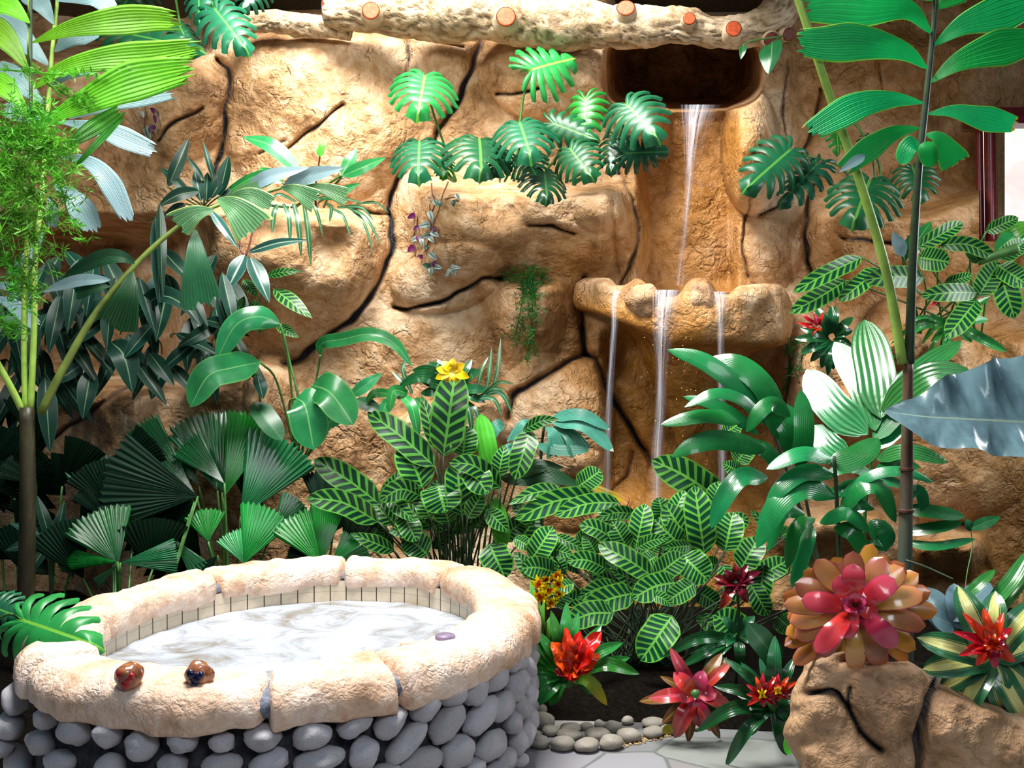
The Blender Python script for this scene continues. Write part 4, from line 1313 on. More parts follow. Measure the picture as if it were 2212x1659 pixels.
        for side in (-1, 1):
            for i in range(8):
                g0 = rs.uniform(.16, .32)
                vs, uv = [], []
                ga = rs.uniform(.24, .32)
                ln = rs.uniform(.93, 1.03)
                for a in range(nr_):
                    r = a / (nr_ - 1)
                    g = ga * max(0, (r - g0) / (1 - g0)) ** .6 if r > g0 else 0
                    for b in range(nq):
                        q = b / (nq - 1)
                        ql = (g if i > 0 else 0) + q * (1 - (2 if 0 < i < 7 else 1) * g)
                        s = sp[i] + (sp[i + 1] - sp[i]) * ql
                        o_ = out[min(100, int(round(s * 100)))]
                        tin = tm[i] + (tm[i + 1] - tm[i]) * q
                        rr = r * ln * (1 - .10 * abs(2 * q - 1) ** 3 * r)
                        x = o_[0] * rr; y = tin + (o_[1] - tin) * rr - .05 * math.sin(math.pi * rr)
                        z = -droop * (x * x * 2.2 + max(0, y) ** 2 * .35) * W3 - .10 * W3 * r * (2 * q - 1) ** 2 * (sp[i + 1] - sp[i]) * 3 + .05 * W3 * r * (1 - r)
                        z -= droop * .35 * W3 * r ** 4 * rs.uniform(.8, 1.2)
                        vs.append(A + Xn * (side * x * W3) + Yv * y + Nn * z)
                        uv.append((max(0, y), .5 + side * (x * .95 + .0)))
                f = gridfaces(nr_, nq)
                mb.add(vs, f if side > 0 else f[:, ::-1], uv)
        o = mb.build('leaf', M[mat], self.root)
        if stalk is not None:
            stem(o, [(at[0], at[1], d + .005)] + list(stalk), sr * .75, sr, M[smat], 'stalk', 7)
        return o

    def rosette(self, c, d, rows, mat, prof='round', lift=.35, rec=.2, name='leaf', cr=.12, **kw):
        """leaves round a centre; rows: (tip x, tip y, width); they rise towards the viewer, then recurve"""
        for q in rows:
            tx, ty, w = q[:3]
            b = q[3] if len(q) > 3 else 0
            L = math.hypot(tx - c[0], ty - c[1])
            LW = L * d / F
            x0, y0 = c[0] + (tx - c[0]) * cr, c[1] + (ty - c[1]) * cr
            p = [(x0, y0, d), (c[0] + (tx - c[0]) * .55, c[1] + (ty - c[1]) * .55 - b * L, d - LW * lift), (tx, ty, d - LW * (lift - rec))]
            self.k += 1
            ro = kw.get('roll', self.r.uniform(.0, .4))
            k2 = {k: v for k, v in kw.items() if k != 'roll'}
            V, Fc, uv = blade(p, w, prof, roll=ro, seed=self.k * 5 + int(tx), n=14, **k2)
            mesh(name, V, Fc, M[mat], self.root, uv)


def zpt(px, py, d): return P(px, py, d)
# ================================================================= PLANTS ON AND BEFORE THE WALL
# --- trailing and split-leaved plants on the ledges
p = Plant('monstera', (1120, 396, 6.95), 'large split-leaf monstera filling the rock ledge left of the waterfall', 'monstera', None, 3)
bs = lambda x, y=392: (x, y, 6.95)
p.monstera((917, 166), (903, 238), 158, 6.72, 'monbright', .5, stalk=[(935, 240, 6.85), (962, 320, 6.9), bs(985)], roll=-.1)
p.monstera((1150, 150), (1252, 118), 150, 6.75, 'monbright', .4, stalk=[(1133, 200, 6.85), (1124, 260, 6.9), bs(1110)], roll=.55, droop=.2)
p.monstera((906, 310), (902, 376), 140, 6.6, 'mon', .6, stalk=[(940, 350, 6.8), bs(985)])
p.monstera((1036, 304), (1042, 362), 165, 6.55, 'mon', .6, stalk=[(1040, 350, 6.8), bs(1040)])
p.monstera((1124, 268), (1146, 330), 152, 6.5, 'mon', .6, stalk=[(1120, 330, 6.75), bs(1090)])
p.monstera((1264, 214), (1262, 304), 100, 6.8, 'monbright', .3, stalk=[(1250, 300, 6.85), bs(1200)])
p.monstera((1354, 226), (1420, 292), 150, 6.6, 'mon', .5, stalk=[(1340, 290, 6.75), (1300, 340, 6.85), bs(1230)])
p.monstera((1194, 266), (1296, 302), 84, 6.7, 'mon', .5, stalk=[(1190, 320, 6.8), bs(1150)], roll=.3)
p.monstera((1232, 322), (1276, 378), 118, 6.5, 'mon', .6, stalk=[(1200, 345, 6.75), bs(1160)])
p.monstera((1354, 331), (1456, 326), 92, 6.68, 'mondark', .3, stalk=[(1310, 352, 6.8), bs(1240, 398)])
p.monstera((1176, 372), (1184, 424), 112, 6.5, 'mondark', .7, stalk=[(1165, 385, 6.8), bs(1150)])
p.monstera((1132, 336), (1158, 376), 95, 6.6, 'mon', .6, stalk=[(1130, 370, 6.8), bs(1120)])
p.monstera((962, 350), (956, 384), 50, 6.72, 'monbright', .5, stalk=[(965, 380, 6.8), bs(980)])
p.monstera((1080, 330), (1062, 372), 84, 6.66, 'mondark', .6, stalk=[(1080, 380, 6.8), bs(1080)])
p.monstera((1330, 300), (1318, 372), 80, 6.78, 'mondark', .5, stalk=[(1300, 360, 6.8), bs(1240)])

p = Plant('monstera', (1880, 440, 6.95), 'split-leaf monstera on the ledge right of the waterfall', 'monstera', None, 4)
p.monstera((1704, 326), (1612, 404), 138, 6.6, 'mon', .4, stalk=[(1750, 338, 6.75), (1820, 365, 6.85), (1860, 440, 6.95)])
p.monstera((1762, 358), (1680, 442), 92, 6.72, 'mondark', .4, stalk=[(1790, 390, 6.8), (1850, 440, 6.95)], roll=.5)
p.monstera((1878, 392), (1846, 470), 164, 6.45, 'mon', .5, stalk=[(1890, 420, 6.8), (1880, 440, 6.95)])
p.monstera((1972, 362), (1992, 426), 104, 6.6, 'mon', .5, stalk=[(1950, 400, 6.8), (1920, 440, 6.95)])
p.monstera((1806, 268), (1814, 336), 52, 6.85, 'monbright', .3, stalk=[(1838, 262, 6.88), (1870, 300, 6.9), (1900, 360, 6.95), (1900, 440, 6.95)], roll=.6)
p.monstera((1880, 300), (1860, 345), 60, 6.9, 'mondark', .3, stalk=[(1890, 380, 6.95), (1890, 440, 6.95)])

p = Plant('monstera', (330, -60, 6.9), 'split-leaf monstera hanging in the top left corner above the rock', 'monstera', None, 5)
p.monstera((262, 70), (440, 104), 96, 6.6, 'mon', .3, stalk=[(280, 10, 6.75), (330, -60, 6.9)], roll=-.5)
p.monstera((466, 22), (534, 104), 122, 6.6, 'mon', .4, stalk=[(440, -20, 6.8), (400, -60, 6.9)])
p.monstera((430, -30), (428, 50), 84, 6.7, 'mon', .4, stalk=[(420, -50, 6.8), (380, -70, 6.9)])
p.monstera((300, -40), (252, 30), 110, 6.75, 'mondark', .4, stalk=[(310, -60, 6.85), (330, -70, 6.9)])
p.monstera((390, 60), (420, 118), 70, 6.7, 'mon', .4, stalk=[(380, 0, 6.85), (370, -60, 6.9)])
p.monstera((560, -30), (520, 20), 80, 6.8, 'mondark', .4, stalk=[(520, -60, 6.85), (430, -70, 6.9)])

p = Plant('heart_leaf_vine', (1690, 78, 6.75), 'small heart-shaped green leaf hanging under the right end of the log', 'vine', None, 6)
p.leaf(([(1668, 92), (1666, 122), (1660, 160)], 50), 6.5, 'heart', 'ovate', stalk=[(1690, 78, 6.72)], fold=.2)
p.leaf(([(1606, 98), (1604, 112), (1600, 128)], 16), 6.6, 'heart', 'ovate', stalk=[(1625, 88, 6.66), (1690, 78, 6.72)])


def wallp(px, py, off=.03): return (px, py, wall_d(px, py) - off)


p = Plant('trailing_spiderwort', wallp(932, 398), 'trailing spiderwort with purple and silver striped leaves hanging down the rock', 'trailing plant', None, 7)
for vine in ([(932, 396), (934, 420), (940, 440), (928, 470), (932, 490), (925, 520), (918, 545)], [(968, 392), (955, 425), (948, 455), (935, 490), (938, 515)], [(928, 440), (930, 500), (922, 540), (930, 575)], [(902, 468), (900, 490), (893, 515), (898, 555)], [(960, 430), (985, 425)]):
    p.stem([wallp(x, y, .02) for x, y in vine], 1.3, 1.0, 'brownvine')
TL = [(898, 464, 880, 472, 13, 'purple'), (906, 488, 893, 498, 10, 'purple'), (896, 532, 880, 545, 15, 'purple'), (915, 556, 900, 554, 10, 'purple'), (935, 492, 942, 500, 14, 'purple'), (934, 566, 942, 578, 14, 'purple'), (905, 510, 900, 520, 12, 'purple'),
      (937, 432, 945, 446, 14, 'silvertrad'), (948, 434, 952, 448, 12, 'trad'), (926, 456, 934, 480, 14, 'silvertrad'), (930, 484, 904, 490, 15, 'silvertrad'), (928, 494, 920, 490, 10, 'silvertrad'), (932, 505, 908, 516, 12, 'silvertrad'), (930, 500, 948, 512, 14, 'silvertrad'), (926, 512, 938, 524, 12, 'silvertrad'), (908, 514, 914, 534, 11, 'silvertrad'), (904, 512, 888, 522, 12, 'silvertrad'),
      (916, 534, 927, 536, 10, 'trad'), (926, 546, 944, 562, 13, 'silvertrad'), (930, 576, 912, 572, 12, 'trad'), (930, 578, 930, 596, 12, 'silvertrad'), (936, 576, 956, 580, 12, 'silvertrad'), (940, 574, 944, 590, 10, 'silvertrad'),
      (972, 582, 962, 598, 9, 'silvertrad'), (972, 580, 966, 592, 8, 'silvertrad'), (975, 580, 985, 598, 9, 'silvertrad'), (976, 578, 990, 588, 8, 'silvertrad'), (976, 577, 996, 580, 9, 'silvertrad'), (973, 576, 984, 575, 8, 'silvertrad'),
      (984, 418, 992, 434, 10, 'silvertrad'), (977, 432, 980, 447, 11, 'trad')]
for a, b, c, e, w, mm in TL:
    o = p.leaf((a, b, c, e, w, .05), wall_d((a + c) / 2, (b + e) / 2) - .06, mm, 'ovate', roll=p.r.uniform(-.3, .3), dz=.2, n=10, m=5, fold=.2)
    if mm == 'purple': o['label'] = 'purple leaf showing its underside'
p = Plant('trailing_spiderwort', wallp(326, 205), 'small spiderwort sprig with purple leaves below the bright palm fronds at upper left', 'trailing plant', None, 8)
p.stem([wallp(310, 190), wallp(314, 230), wallp(312, 270), wallp(318, 300)], 1.2, 1, 'brownvine')
for a, b, c, e, w, mm in ((328, 232, 334, 248, 11, 'purple'), (334, 248, 336, 268, 9, 'purple'), (334, 270, 322, 286, 13, 'purple'), (312, 276, 322, 304, 11, 'silvertrad'), (318, 270, 326, 300, 9, 'silvertrad'), (308, 240, 310, 256, 7, 'silvertrad')):
    p.leaf((a, b, c, e, w), wall_d(a, b) - .06, mm, 'ovate', n=8, m=5)


def feather(p, pts, spread, n, size, mat, name='spray', seed=1, mb=None):
    """a plume of needle leaves along a thin stem; pts (px, py, d)"""
    r = random.Random(seed)
    A = spline([P(*q) for q in pts], 60)
    own = mb is None
    mb = mb or MB()
    V, Fc = tube_geo(A[::6], np.linspace(.006, .002, len(A[::6])), 5)
    mb.add(V, Fc)
    for k in range(n):
        i = r.randrange(3, 60)
        c = Vector(A[i]) + Vector((r.gauss(0, 1), -abs(r.gauss(0, .6)), r.gauss(0, 1))) * spread
        # short side twig with a tuft of needles
        mb.add(*tube_geo([Vector(A[i]), Vector(A[i]).lerp(c, .5) + Vector((0, 0, .006)), c], [.0016] * 3, 3, False))
        for q in range(7):
            dr = Vector((r.uniform(-1, 1), r.uniform(-1, 1), r.uniform(-.8, 1))).normalized()
            s = size * r.uniform(.6, 1.25)
            e = c + dr * s
            sd = dr.cross(Vector((r.uniform(-1, 1), r.uniform(-1, 1), .3))).normalized() * s * .085
            mid = c.lerp(e, .5)
            mb.add([c, mid + sd, e, mid - sd], [(0, 1, 2, 3)], [(0, .5), (.5, 0), (1, .5), (.5, 1)])
    if own:
        return mb.build(name, M[mat], p.root, False)


p = Plant('asparagus_fern', wallp(1135, 600), 'fine asparagus fern trailing from the small rock pocket below the ledge', 'fern', None, 9)
for k, (pts, sp_, n_) in enumerate((([(1090, 590), (1115, 594), (1150, 590), (1178, 604)], .035, 70), ([(1135, 600), (1150, 640), (1148, 700), (1140, 780)], .04, 90), ([(1130, 600), (1128, 650), (1118, 700), (1108, 740)], .035, 70), ([(1150, 606), (1156, 640), (1155, 675)], .025, 40))):
    feather(p, [wallp(x, y, .09) for x, y in pts], sp_, n_, .036, 'featherdark', 'spray', 40 + k)
p = Plant('asparagus_fern', wallp(1716, 746), 'wisps of asparagus fern hanging from the rock edge under the red bromeliad', 'fern', None, 10)
for k, pts in enumerate(([(1760, 735), (1715, 745), (1695, 765)], [(1712, 770), (1702, 810), (1690, 850)], [(1740, 745), (1725, 790), (1715, 800)])):
    feather(p, [wallp(x, y, .09) for x, y in pts], .03, 30, .03, 'featherdark', 'spray', 50 + k)

# --- plants in the left pocket
p = Plant('ledge_ginger', (660, 448, 6.95), 'glossy pointed-leaf ginger plant standing in the left rock pocket', 'plant', None, 11)
for q in ((648, 372, 524, 295, 36, .12), (610, 395, 560, 362, 30), (738, 378, 771, 320, 26), (740, 380, 834, 340, 28, .0), (690, 420, 640, 380, 30), (470, 430, 640, 372, 20, .12), (700, 430, 780, 395, 22)):
    p.leaf(q, 6.7, 'ging', 'lance', stalk=[(p.r.uniform(620, 720), 448, 6.95)], sr=3)
s_ = p.stem([(682, 448, 6.8), (682, 400, 6.7), (690, 345, 6.66), (691, 318, 6.65)], 2.5, 1.5, 'redstalk', 'flower_stalk')
for (x, y) in ((678, 308), (690, 296), (704, 300), (684, 326), (700, 322), (710, 294)):
    p.leaf((692, 338, x, y, 7), 6.64, 'lime', 'lance', name='bract', n=8, m=3)
p = Plant('spider_plant', (680, 452, 6.85), 'spider plant with thin striped leaves spilling over the left pocket lip', 'plant', None, 12)
for q in (([(600, 442), (592, 460), (587, 505)], 14), ([(612, 440), (624, 470), (627, 530)], 13), ([(634, 440), (644, 480), (651, 558)], 15), ([(656, 440), (664, 490), (672, 578)], 14), ([(650, 440), (680, 450), (698, 512)], 10), ([(715, 450), (740, 465), (758, 512)], 8),
          ([(745, 445), (790, 470), (824, 530)], 9), ([(755, 448), (785, 480), (806, 545)], 8), ([(705, 440), (716, 450), (712, 480)], 10), ([(728, 448), (780, 448), (808, 478)], 9), ([(770, 440), (812, 438), (842, 462)], 7), ([(660, 436), (720, 425), (790, 440)], 8), ([(640, 436), (600, 420), (575, 450)], 9)):
    p.leaf((q[0], q[1] * .8), 6.6, 'spider', 'strap', dz=.25, roll=p.r.uniform(-.6, .6), n=14, m=5)
p = Plant('silver_striped_plant', (548, 560, 6.78), 'plant with silver midrib leaves on a red stalk hugging the left rock pocket', 'plant', None, 13)
p.stem([(545, 500, 6.62), (540, 525, 6.6), (531, 552, 6.58)], 2, 2, 'redstalk')
p.stem([(500, 470, 6.7), (515, 500, 6.64), (520, 540, 6.6), (531, 552, 6.58)], 2, 2, 'redstalk')
for q in ((529, 550, 490, 628, 36), (540, 556, 582, 654, 38), (536, 545, 668, 518, 20, .05), (455, 455, 515, 538, 20)):
    p.leaf(q, 6.55, 'silver', 'lance', fold=.22)
p = Plant('zebra_plant', (560, 700, 6.85), 'small zebra-leaf plant in the shade under the left rock pocket', 'zebra plant', None, 14)
for q in ((575, 596, 652, 586, 20, .04), (592, 624, 675, 688, 36), (525, 604, 558, 642, 24), (598, 702, 646, 730, 24), (545, 690, 552, 645, 30), (510, 680, 528, 640, 24)):
    p.leaf(q, 6.62, 'zebra', 'lance', stalk=[(560, 720, 6.85)], sr=1.6)

p = Plant('dark_strap_plant', (440, 446, 6.9), 'upright dark strap-leaf plant with pale midribs at the left end of the pocket', 'plant', None, 15)
for q in ((363, 404, 408, 298, 28), (415, 430, 345, 362, 20, .05), (434, 436, 420, 366, 22), (446, 436, 448, 372, 26), (474, 424, 494, 336, 32), (462, 390, 438, 304, 13), (431, 412, 340, 446, 28, .08), (440, 388, 404, 338, 12), (470, 440, 520, 395, 18), (400, 440, 352, 470, 22), (455, 430, 500, 350, 24)):
    p.leaf(q, 6.62, 'stripe', 'lance', fold=.25, stalk=[(440, 452, 6.9)], sr=2)
p = Plant('dark_strap_plant', (330, 840, 6.7), 'mass of drooping dark strap leaves over the lower left rock ledge', 'plant', None, 16)
DS = [([(285, 684), (347, 640), (400, 662), (434, 706)], 34), ([(239, 738), (268, 770), (287, 850)], 46), (293, 780, 347, 856, 28), (323, 763, 366, 820, 30), (363, 784, 420, 846, 26), (190, 728, 236, 784, 20), (197, 796, 182, 884, 36), (97, 816, 106, 946, 36), (175, 788, 128, 820, 27), (458, 742, 422, 768, 22),
      (300, 718, 301, 754, 20), (488, 764, 530, 778, 24), (556, 812, 566, 852, 26), (230, 690, 160, 740, 26), (330, 700, 280, 760, 30), (420, 740, 360, 790, 26), (250, 640, 190, 700, 30, .1), (380, 720, 460, 760, 22), (440, 690, 520, 720, 24, .05), (470, 700, 400, 740, 26), (170, 560, 150, 690, 34), (335, 470, 345, 640, 26), (345, 440, 350, 600, 20),
      (205, 560, 190, 660, 30), (300, 600, 330, 700, 26), (250, 600, 250, 690, 26), (480, 590, 505, 700, 26), (470, 640, 500, 730, 24), (130, 640, 110, 740, 30), (400, 620, 440, 690, 22), (500, 720, 540, 800, 24), (80, 700, 60, 800, 28)]
for k in range(66):                                        # extra dark leaves, added to fill the shade with black
    x, y = p.r.uniform(90, 500), p.r.uniform(520, 800)
    if k > 44: x = p.r.uniform(-20, 140); y = p.r.uniform(600, 840)
    DS.append((x, y, x + p.r.uniform(-60, 70), y + p.r.uniform(60, 110), p.r.uniform(24, 34)))
DS = [(q[0], q[1] * 1.2) if isinstance(q[0], list) else (q[0], q[1], q[2] + .25 * (q[2] - q[0]), q[3] + .25 * (q[3] - q[1]), q[4] * 1.15) + q[5:] for q in DS]
for q in DS:
    p.leaf(q, 6.45 if DS.index(q) < 33 else min(p.r.uniform(6.55, 6.9), wall_d(q[0], q[1]) - .15, wall_d(q[2], q[3]) - .1), 'stripe', 'lance', fold=.25, stalk=[((q[0] if not isinstance(q[0], list) else q[0][0][0]) + p.r.uniform(-25, 25), (q[1] if not isinstance(q[0], list) else q[0][0][1]) + p.r.uniform(5, 40), 6.98)], sr=2, smat='darkstalk')

# --- broad-leaved plant rising from the lower left ledge
p = Plant('broad_leaf_heliconia', (645, 980, 6.75), 'tall broad-leaf heliconia with long stalks left of the centre rock', 'heliconia', None, 17)
ft = (645, 1010, 6.75)
p.leaf(([(606, 700), (560, 684), (510, 702), (468, 776)], 52), 6.4, 'broad', 'obl', stalk=[(625, 800, 6.55), ft], sr=3, curl=.3, roll=.35)
p.leaf(([(562, 782), (500, 795), (450, 812), (411, 880)], 66), 6.35, 'broad', 'obl', stalk=[(600, 830, 6.55), ft], sr=3, roll=-.2)
p.leaf(([(692, 768), (694, 742), (740, 733), (800, 722), (852, 742), (890, 792)], 30), 6.4, 'broad', 'obl', stalk=[(685, 810, 6.55), ft], sr=3, roll=.2)
p.leaf(([(640, 860), (660, 880), (678, 972)], 82), 6.3, 'broad', 'obl', stalk=[(625, 880, 6.5), ft], sr=3, roll=.1)
p.leaf(([(675, 832), (715, 850), (764, 918)], 76), 6.3, 'broad', 'obl', stalk=[(672, 880, 6.5), ft], sr=3, roll=-.15)
p.leaf((549, 868, 610, 952, 48), 6.5, 'broaddark', 'obl', stalk=[ft], sr=3)
p.leaf((757, 856, 826, 805, 28), 6.4, 'broad', 'lance', stalk=[ft], sr=3)
p.leaf((698, 922, 768, 868, 38), 6.5, 'broaddark', 'lance', stalk=[ft])
p.leaf((768, 862, 832, 892, 30), 6.5, 'broaddark', 'lance', stalk=[ft])
for a in (([(612, 722, 6.5), (628, 790, 6.52), (645, 870, 6.55), ft]), ([(556, 800, 6.5), (570, 900, 6.6), (620, 985, 6.7), ft])):
    p.stem(a, 2.4, 3, 'stalk')

# --- yellow guzmania and strap plants on the centre ledge
p = Plant('yellow_guzmania', (985, 868, 6.75), 'yellow star-flowered guzmania on the low rock ledge in the centre', 'bromeliad', None, 18)
p.rosette((978, 838), 6.55, [(890, 800, 28, .15), (908, 850, 24), (925, 782, 26, .1), (1040, 800, 26, .1), (1060, 842, 22), (860, 835, 26, .2), (1020, 775, 22), (945, 775, 22), (900, 812, 30), (1000, 870, 22), (1050, 870, 20), (935, 868, 22)], 'gstrapdark', 'strap')
p.rosette((976, 802), 6.2, [(942, 796, 19), (940, 818, 19), (955, 780, 19), (977, 774, 21), (1004, 786, 20), (1014, 816, 20), (990, 826, 19), (962, 826, 18), (968, 790, 18), (990, 792, 18)], 'yellow', 'bract', name='yellow_bract', lift=.2)
p = Plant('striped_sedge', (1040, 862, 6.8), 'tufts of thin striped sedge on the low rock ledge beside the yellow guzmania', 'sedge', None, 19)
for q in (([(1060, 852), (1075, 800), (1082, 730)], 9), ([(1050, 850), (1056, 810), (1062, 750)], 8), ([(1040, 860), (1062, 840), (1092, 842)], 9), ([(1030, 858), (1080, 848), (1108, 895)], 11), ([(1020, 862), (1065, 862), (1085, 900)], 10), ([(1000, 870), (1014, 890), (1020, 940)], 13), ([(1010, 868), (1030, 890), (1040, 935)], 11), ([(1045, 850), (1080, 826), (1110, 830)], 8), ([(1030, 850), (1040, 800), (1055, 770)], 8),
          ([(860, 862), (870, 830), (845, 800)], 10), ([(890, 850), (870, 800), (880, 770)], 10), ([(850, 860), (830, 880), (835, 925)], 22), ([(870, 856), (890, 880), (905, 950)], 24), ([(845, 850), (810, 850), (790, 868)], 20), ([(880, 850), (850, 845), (842, 890)], 24), ([(895, 862), (925, 890), (930, 950)], 24)):
    p.leaf(q, 6.5, 'spider' if q[1] < 15 else 'ging', 'strap', roll=p.r.uniform(-.5, .5))

# --- right ledge: zebra plant, red bromeliads
p = Plant('zebra_plant', (2040, 730, 6.75), 'zebra-leaf plant on the right rock ledge below the red window posts', 'zebra plant', None, 20)
ZR = [(1862, 556, 1712, 632, 38, .02), (1828, 606, 1706, 676, 44, -.02), (1900, 580, 1812, 652, 40, .0), (1996, 600, 1864, 606, 48, .04), (1984, 556, 2052, 566, 52, .0), (2030, 530, 2150, 556, 34, .12), (1984, 534, 2080, 480, 34, .0), (2110, 632, 1988, 640, 40, .03), (2114, 640, 2158, 566, 50), (2110, 648, 2044, 732, 50), (2158, 584, 2192, 688, 54), (2156, 574, 2222, 616, 48), (2094, 536, 2116, 568, 28), (2040, 612, 2102, 594, 24), (2160, 560, 2215, 520, 40), (2130, 500, 2200, 470, 30)]
for q in ZR:
    p.leaf(q, 6.35, 'zebra2', 'obl', stalk=[(p.r.uniform(1960, 2130), 720, 6.75)], sr=2.2, fold=.18, roll=p.r.uniform(-.35, .35))
p.leaf((1950, 564, 2012, 478, 42), 6.45, 'ging', 'lance', stalk=[(1990, 720, 6.75)])
p.leaf((1952, 555, 1930, 500, 30), 6.42, 'pale', 'lance', stalk=[(1990, 720, 6.75)])['label'] = 'pale curled leaf underside'
p.leaf((2150, 545, 2215, 490, 40), 6.5, 'ging', 'lance', stalk=[(2120, 720, 6.75)])
p.leaf((2160, 515, 2230, 480, 40), 6.6, 'lime', 'lance', stalk=[(2120, 720, 6.75)])
p.stem([(2112, 568, 6.3), (2150, 552, 6.26), (2200, 536, 6.22)], 7, 12, 'stalk', 'rolled_leaf')
p = Plant('red_bromeliad', (1800, 742, 6.75), 'bromeliad with bright red flower spike on the rock edge right of the basin', 'bromeliad', None, 21)
p.rosette((1798, 728), 6.55, [(1806, 660, 20), (1842, 684, 20), (1716, 732, 22), (1730, 764, 24), (1774, 796, 24), (1840, 746, 18), (1762, 662, 24), (1796, 660, 20), (1842, 712, 18), (1728, 708, 20), (1750, 782, 22), (1800, 800, 18), (1740, 750, 20), (1788, 812, 18)], 'gstrapdark', 'strap', fold=.3)
p.rosette((1768, 706), 6.38, [(1728, 676, 12), (1718, 696, 12), (1758, 674, 15), (1778, 674, 12), (1732, 706, 12), (1776, 716, 12), (1745, 690, 12), (1752, 726, 8)], 'redbract', 'spike', name='red_bract', lift=.2)
p.leaf((1766, 700, 1760, 676, 12), 6.36, 'pinkneo', 'lance', name='pink_bract')
p = Plant('red_bromeliad', (2060, 728, 6.7), 'strap-leaved bromeliad with a small pink flower under the zebra leaves on the right ledge', 'bromeliad', None, 22)
p.rosette((2050, 694), 6.5, [(1948, 706, 10, .15), (1922, 745, 12, .15), (1972, 690, 10, .1), (1990, 745, 13, .15), (1985, 702, 9, .1), (2040, 790, 18, .0), (2030, 770, 12), (2176, 760, 22, .0), (2136, 690, 20), (1925, 780, 12, .2), (2000, 770, 10), (2100, 740, 14), (1960, 720, 10, .2), (2010, 740, 10), (2140, 640, 16)], 'gstrap', 'strap', fold=.3)
p.rosette((2024, 650), 6.3, [(2004, 668, 10), (2010, 652, 9), (2030, 660, 9), (2018, 658, 10)], 'pinkneo', 'spike', name='pink_bract', lift=.2)
# ================================================================= LEFT PALM, FERN, FAN PALMS
p = Plant('fishtail_palm', (58, 1480, 5.75), 'tall fishtail palm with lime green fronds at the left edge behind the tub', 'palm', None, 30)
D = 5.7
p.stem([(52, 1560, 5.75), (56, 1300, 5.75), (60, 1080, D), (58, 880, D)], 20, 15, 'ltrunk' if 'ltrunk' in M else 'darkstalk', 'trunk', ns=14, n=26)
p.stem([(56, 890, D), (52, 760, D), (55, 600, D), (62, 480, 5.65), (72, 300, 5.5), (64, 120, 5.45), (66, -60, 5.4)], 7, 4, 'limestalk', 'frond_stalk', ns=10)
p.stem([(66, 890, D), (74, 700, D), (76, 560, D), (88, 440, 5.75), (100, 300, 5.8), (110, 140, 5.85), (128, -40, 5.9)], 7, 4, 'limestalk', 'frond_stalk', ns=10)
p.stem([(50, 890, D), (20, 830, 5.65), (-30, 740, 5.6)], 8, 6, 'limestalk', 'frond_stalk', ns=10)
p.stem([(88, 892, D), (140, 790, D), (215, 665, 5.75), (330, 535, 5.85), (440, 456, 5.95), (560, 420, 6.05), (700, 380, 6.1)], 9, 2.5, 'olivestalk', 'frond_stalk', ns=10)
p.stem([(66, -40, 5.42), (66, 120, 5.4), (68, 250, 5.4)], 4, 3.5, 'darkstalk', 'frond_rib')
BR = [([(70, 92), (150, 62), (240, 46), (330, 40), (408, 48)], 62), ([(74, 192), (130, 150), (220, 128), (330, 118), (440, 100)], 62), ([(92, 262), (170, 226), (270, 180), (350, 160), (424, 146)], 84)]
for q in BR: p.leaf(q, 5.35, 'bright', 'fishl', roll=.2, jag=.14, pleat=.10, m=17, n=24, fold=.05, dz=.1)
for q in (([(110, 336), (180, 290), (268, 232)], 38), ([(132, 392), (200, 320), (272, 244)], 16)): p.leaf(q, 5.35, 'brightdeep', 'fishl', jag=.1, pleat=.12, m=13, dz=.1)
for q in ((64, 50, -20, 0, 56, .1), (62, 152, -50, 50, 64, .15), (64, 252, -40, 170, 56, .15)): p.leaf(q, 5.35, 'bright', 'fishl', jag=.1, pleat=.1, m=13)
for q in (([(106, 142), (40, 80), (-40, 20)], 80), ([(116, 52), (90, 10), (50, -40)], 60), ([(118, 112), (160, 76), (215, 62)], 52), ([(100, 226), (40, 180), (-20, 140)], 62), ([(112, 186), (160, 152), (222, 138)], 34), ([(110, 300), (60, 250), (0, 235)], 40),
          ([(150, 256), (260, 216), (390, 196)], 46), ([(128, 262), (220, 280), (300, 312), (352, 334)], 48), ([(130, 336), (195, 352), (235, 392), (280, 480)], 48), ([(115, 398), (160, 430), (206, 504)], 58), ([(104, 426), (112, 450), (113, 492)], 30), ([(-20, 622), (15, 618), (50, 642)], 24), ([(-20, 640), (30, 660), (86, 712)], 36), ([(-10, 690), (20, 690), (60, 704)], 20), ([(120, 0), (200, -10), (250, 30)], 50), ([(95, 500), (60, 560), (20, 600)], 34)):
    p.leaf(q, 5.85, 'pale', 'fishl', jag=.12, pleat=.08, m=13, dz=.05, roll=p.r.uniform(-.3, .3))
FR = [([(462, 453), (420, 462), (378, 492)], 64, 'palegreen', 5.9), ([(422, 496), (424, 560), (438, 676)], 88, 'shadegreen', 5.95), ([(470, 430), (510, 452), (556, 502)], 92, 'palegreen', 5.9), ([(486, 428), (540, 420), (588, 448)], 46, 'palegreen', 5.95), ([(606, 405), (640, 412), (692, 440)], 52, 'palegreen', 6.0), ([(648, 404), (700, 408), (762, 432)], 42, 'palegreen', 6.05),
      ([(526, 416), (580, 382), (668, 362)], 30, 'pale', 6.0), ([(612, 402), (670, 378), (744, 362)], 34, 'pale', 6.05), ([(292, 570), (265, 555), (222, 556), (170, 580), (132, 602)], 34, 'shadegreen', 5.8), ([(240, 604), (170, 606), (86, 632)], 26, 'pale', 5.75), ([(238, 618), (200, 622), (155, 628)], 44, 'shadegreen', 5.75), ([(286, 586), (275, 640), (250, 712)], 84, 'shadegreen', 5.8), ([(500, 420), (560, 400), (600, 390)], 24, 'palegreen', 6.0)]
for q, w, mm, dd in FR: p.leaf((q, w), dd, mm, 'wedge' if w > 38 else 'lance', jag=.16 if w > 38 else 0, pleat=.06 if w > 38 else 0, m=13, dz=.1, roll=p.r.uniform(-.2, .2))

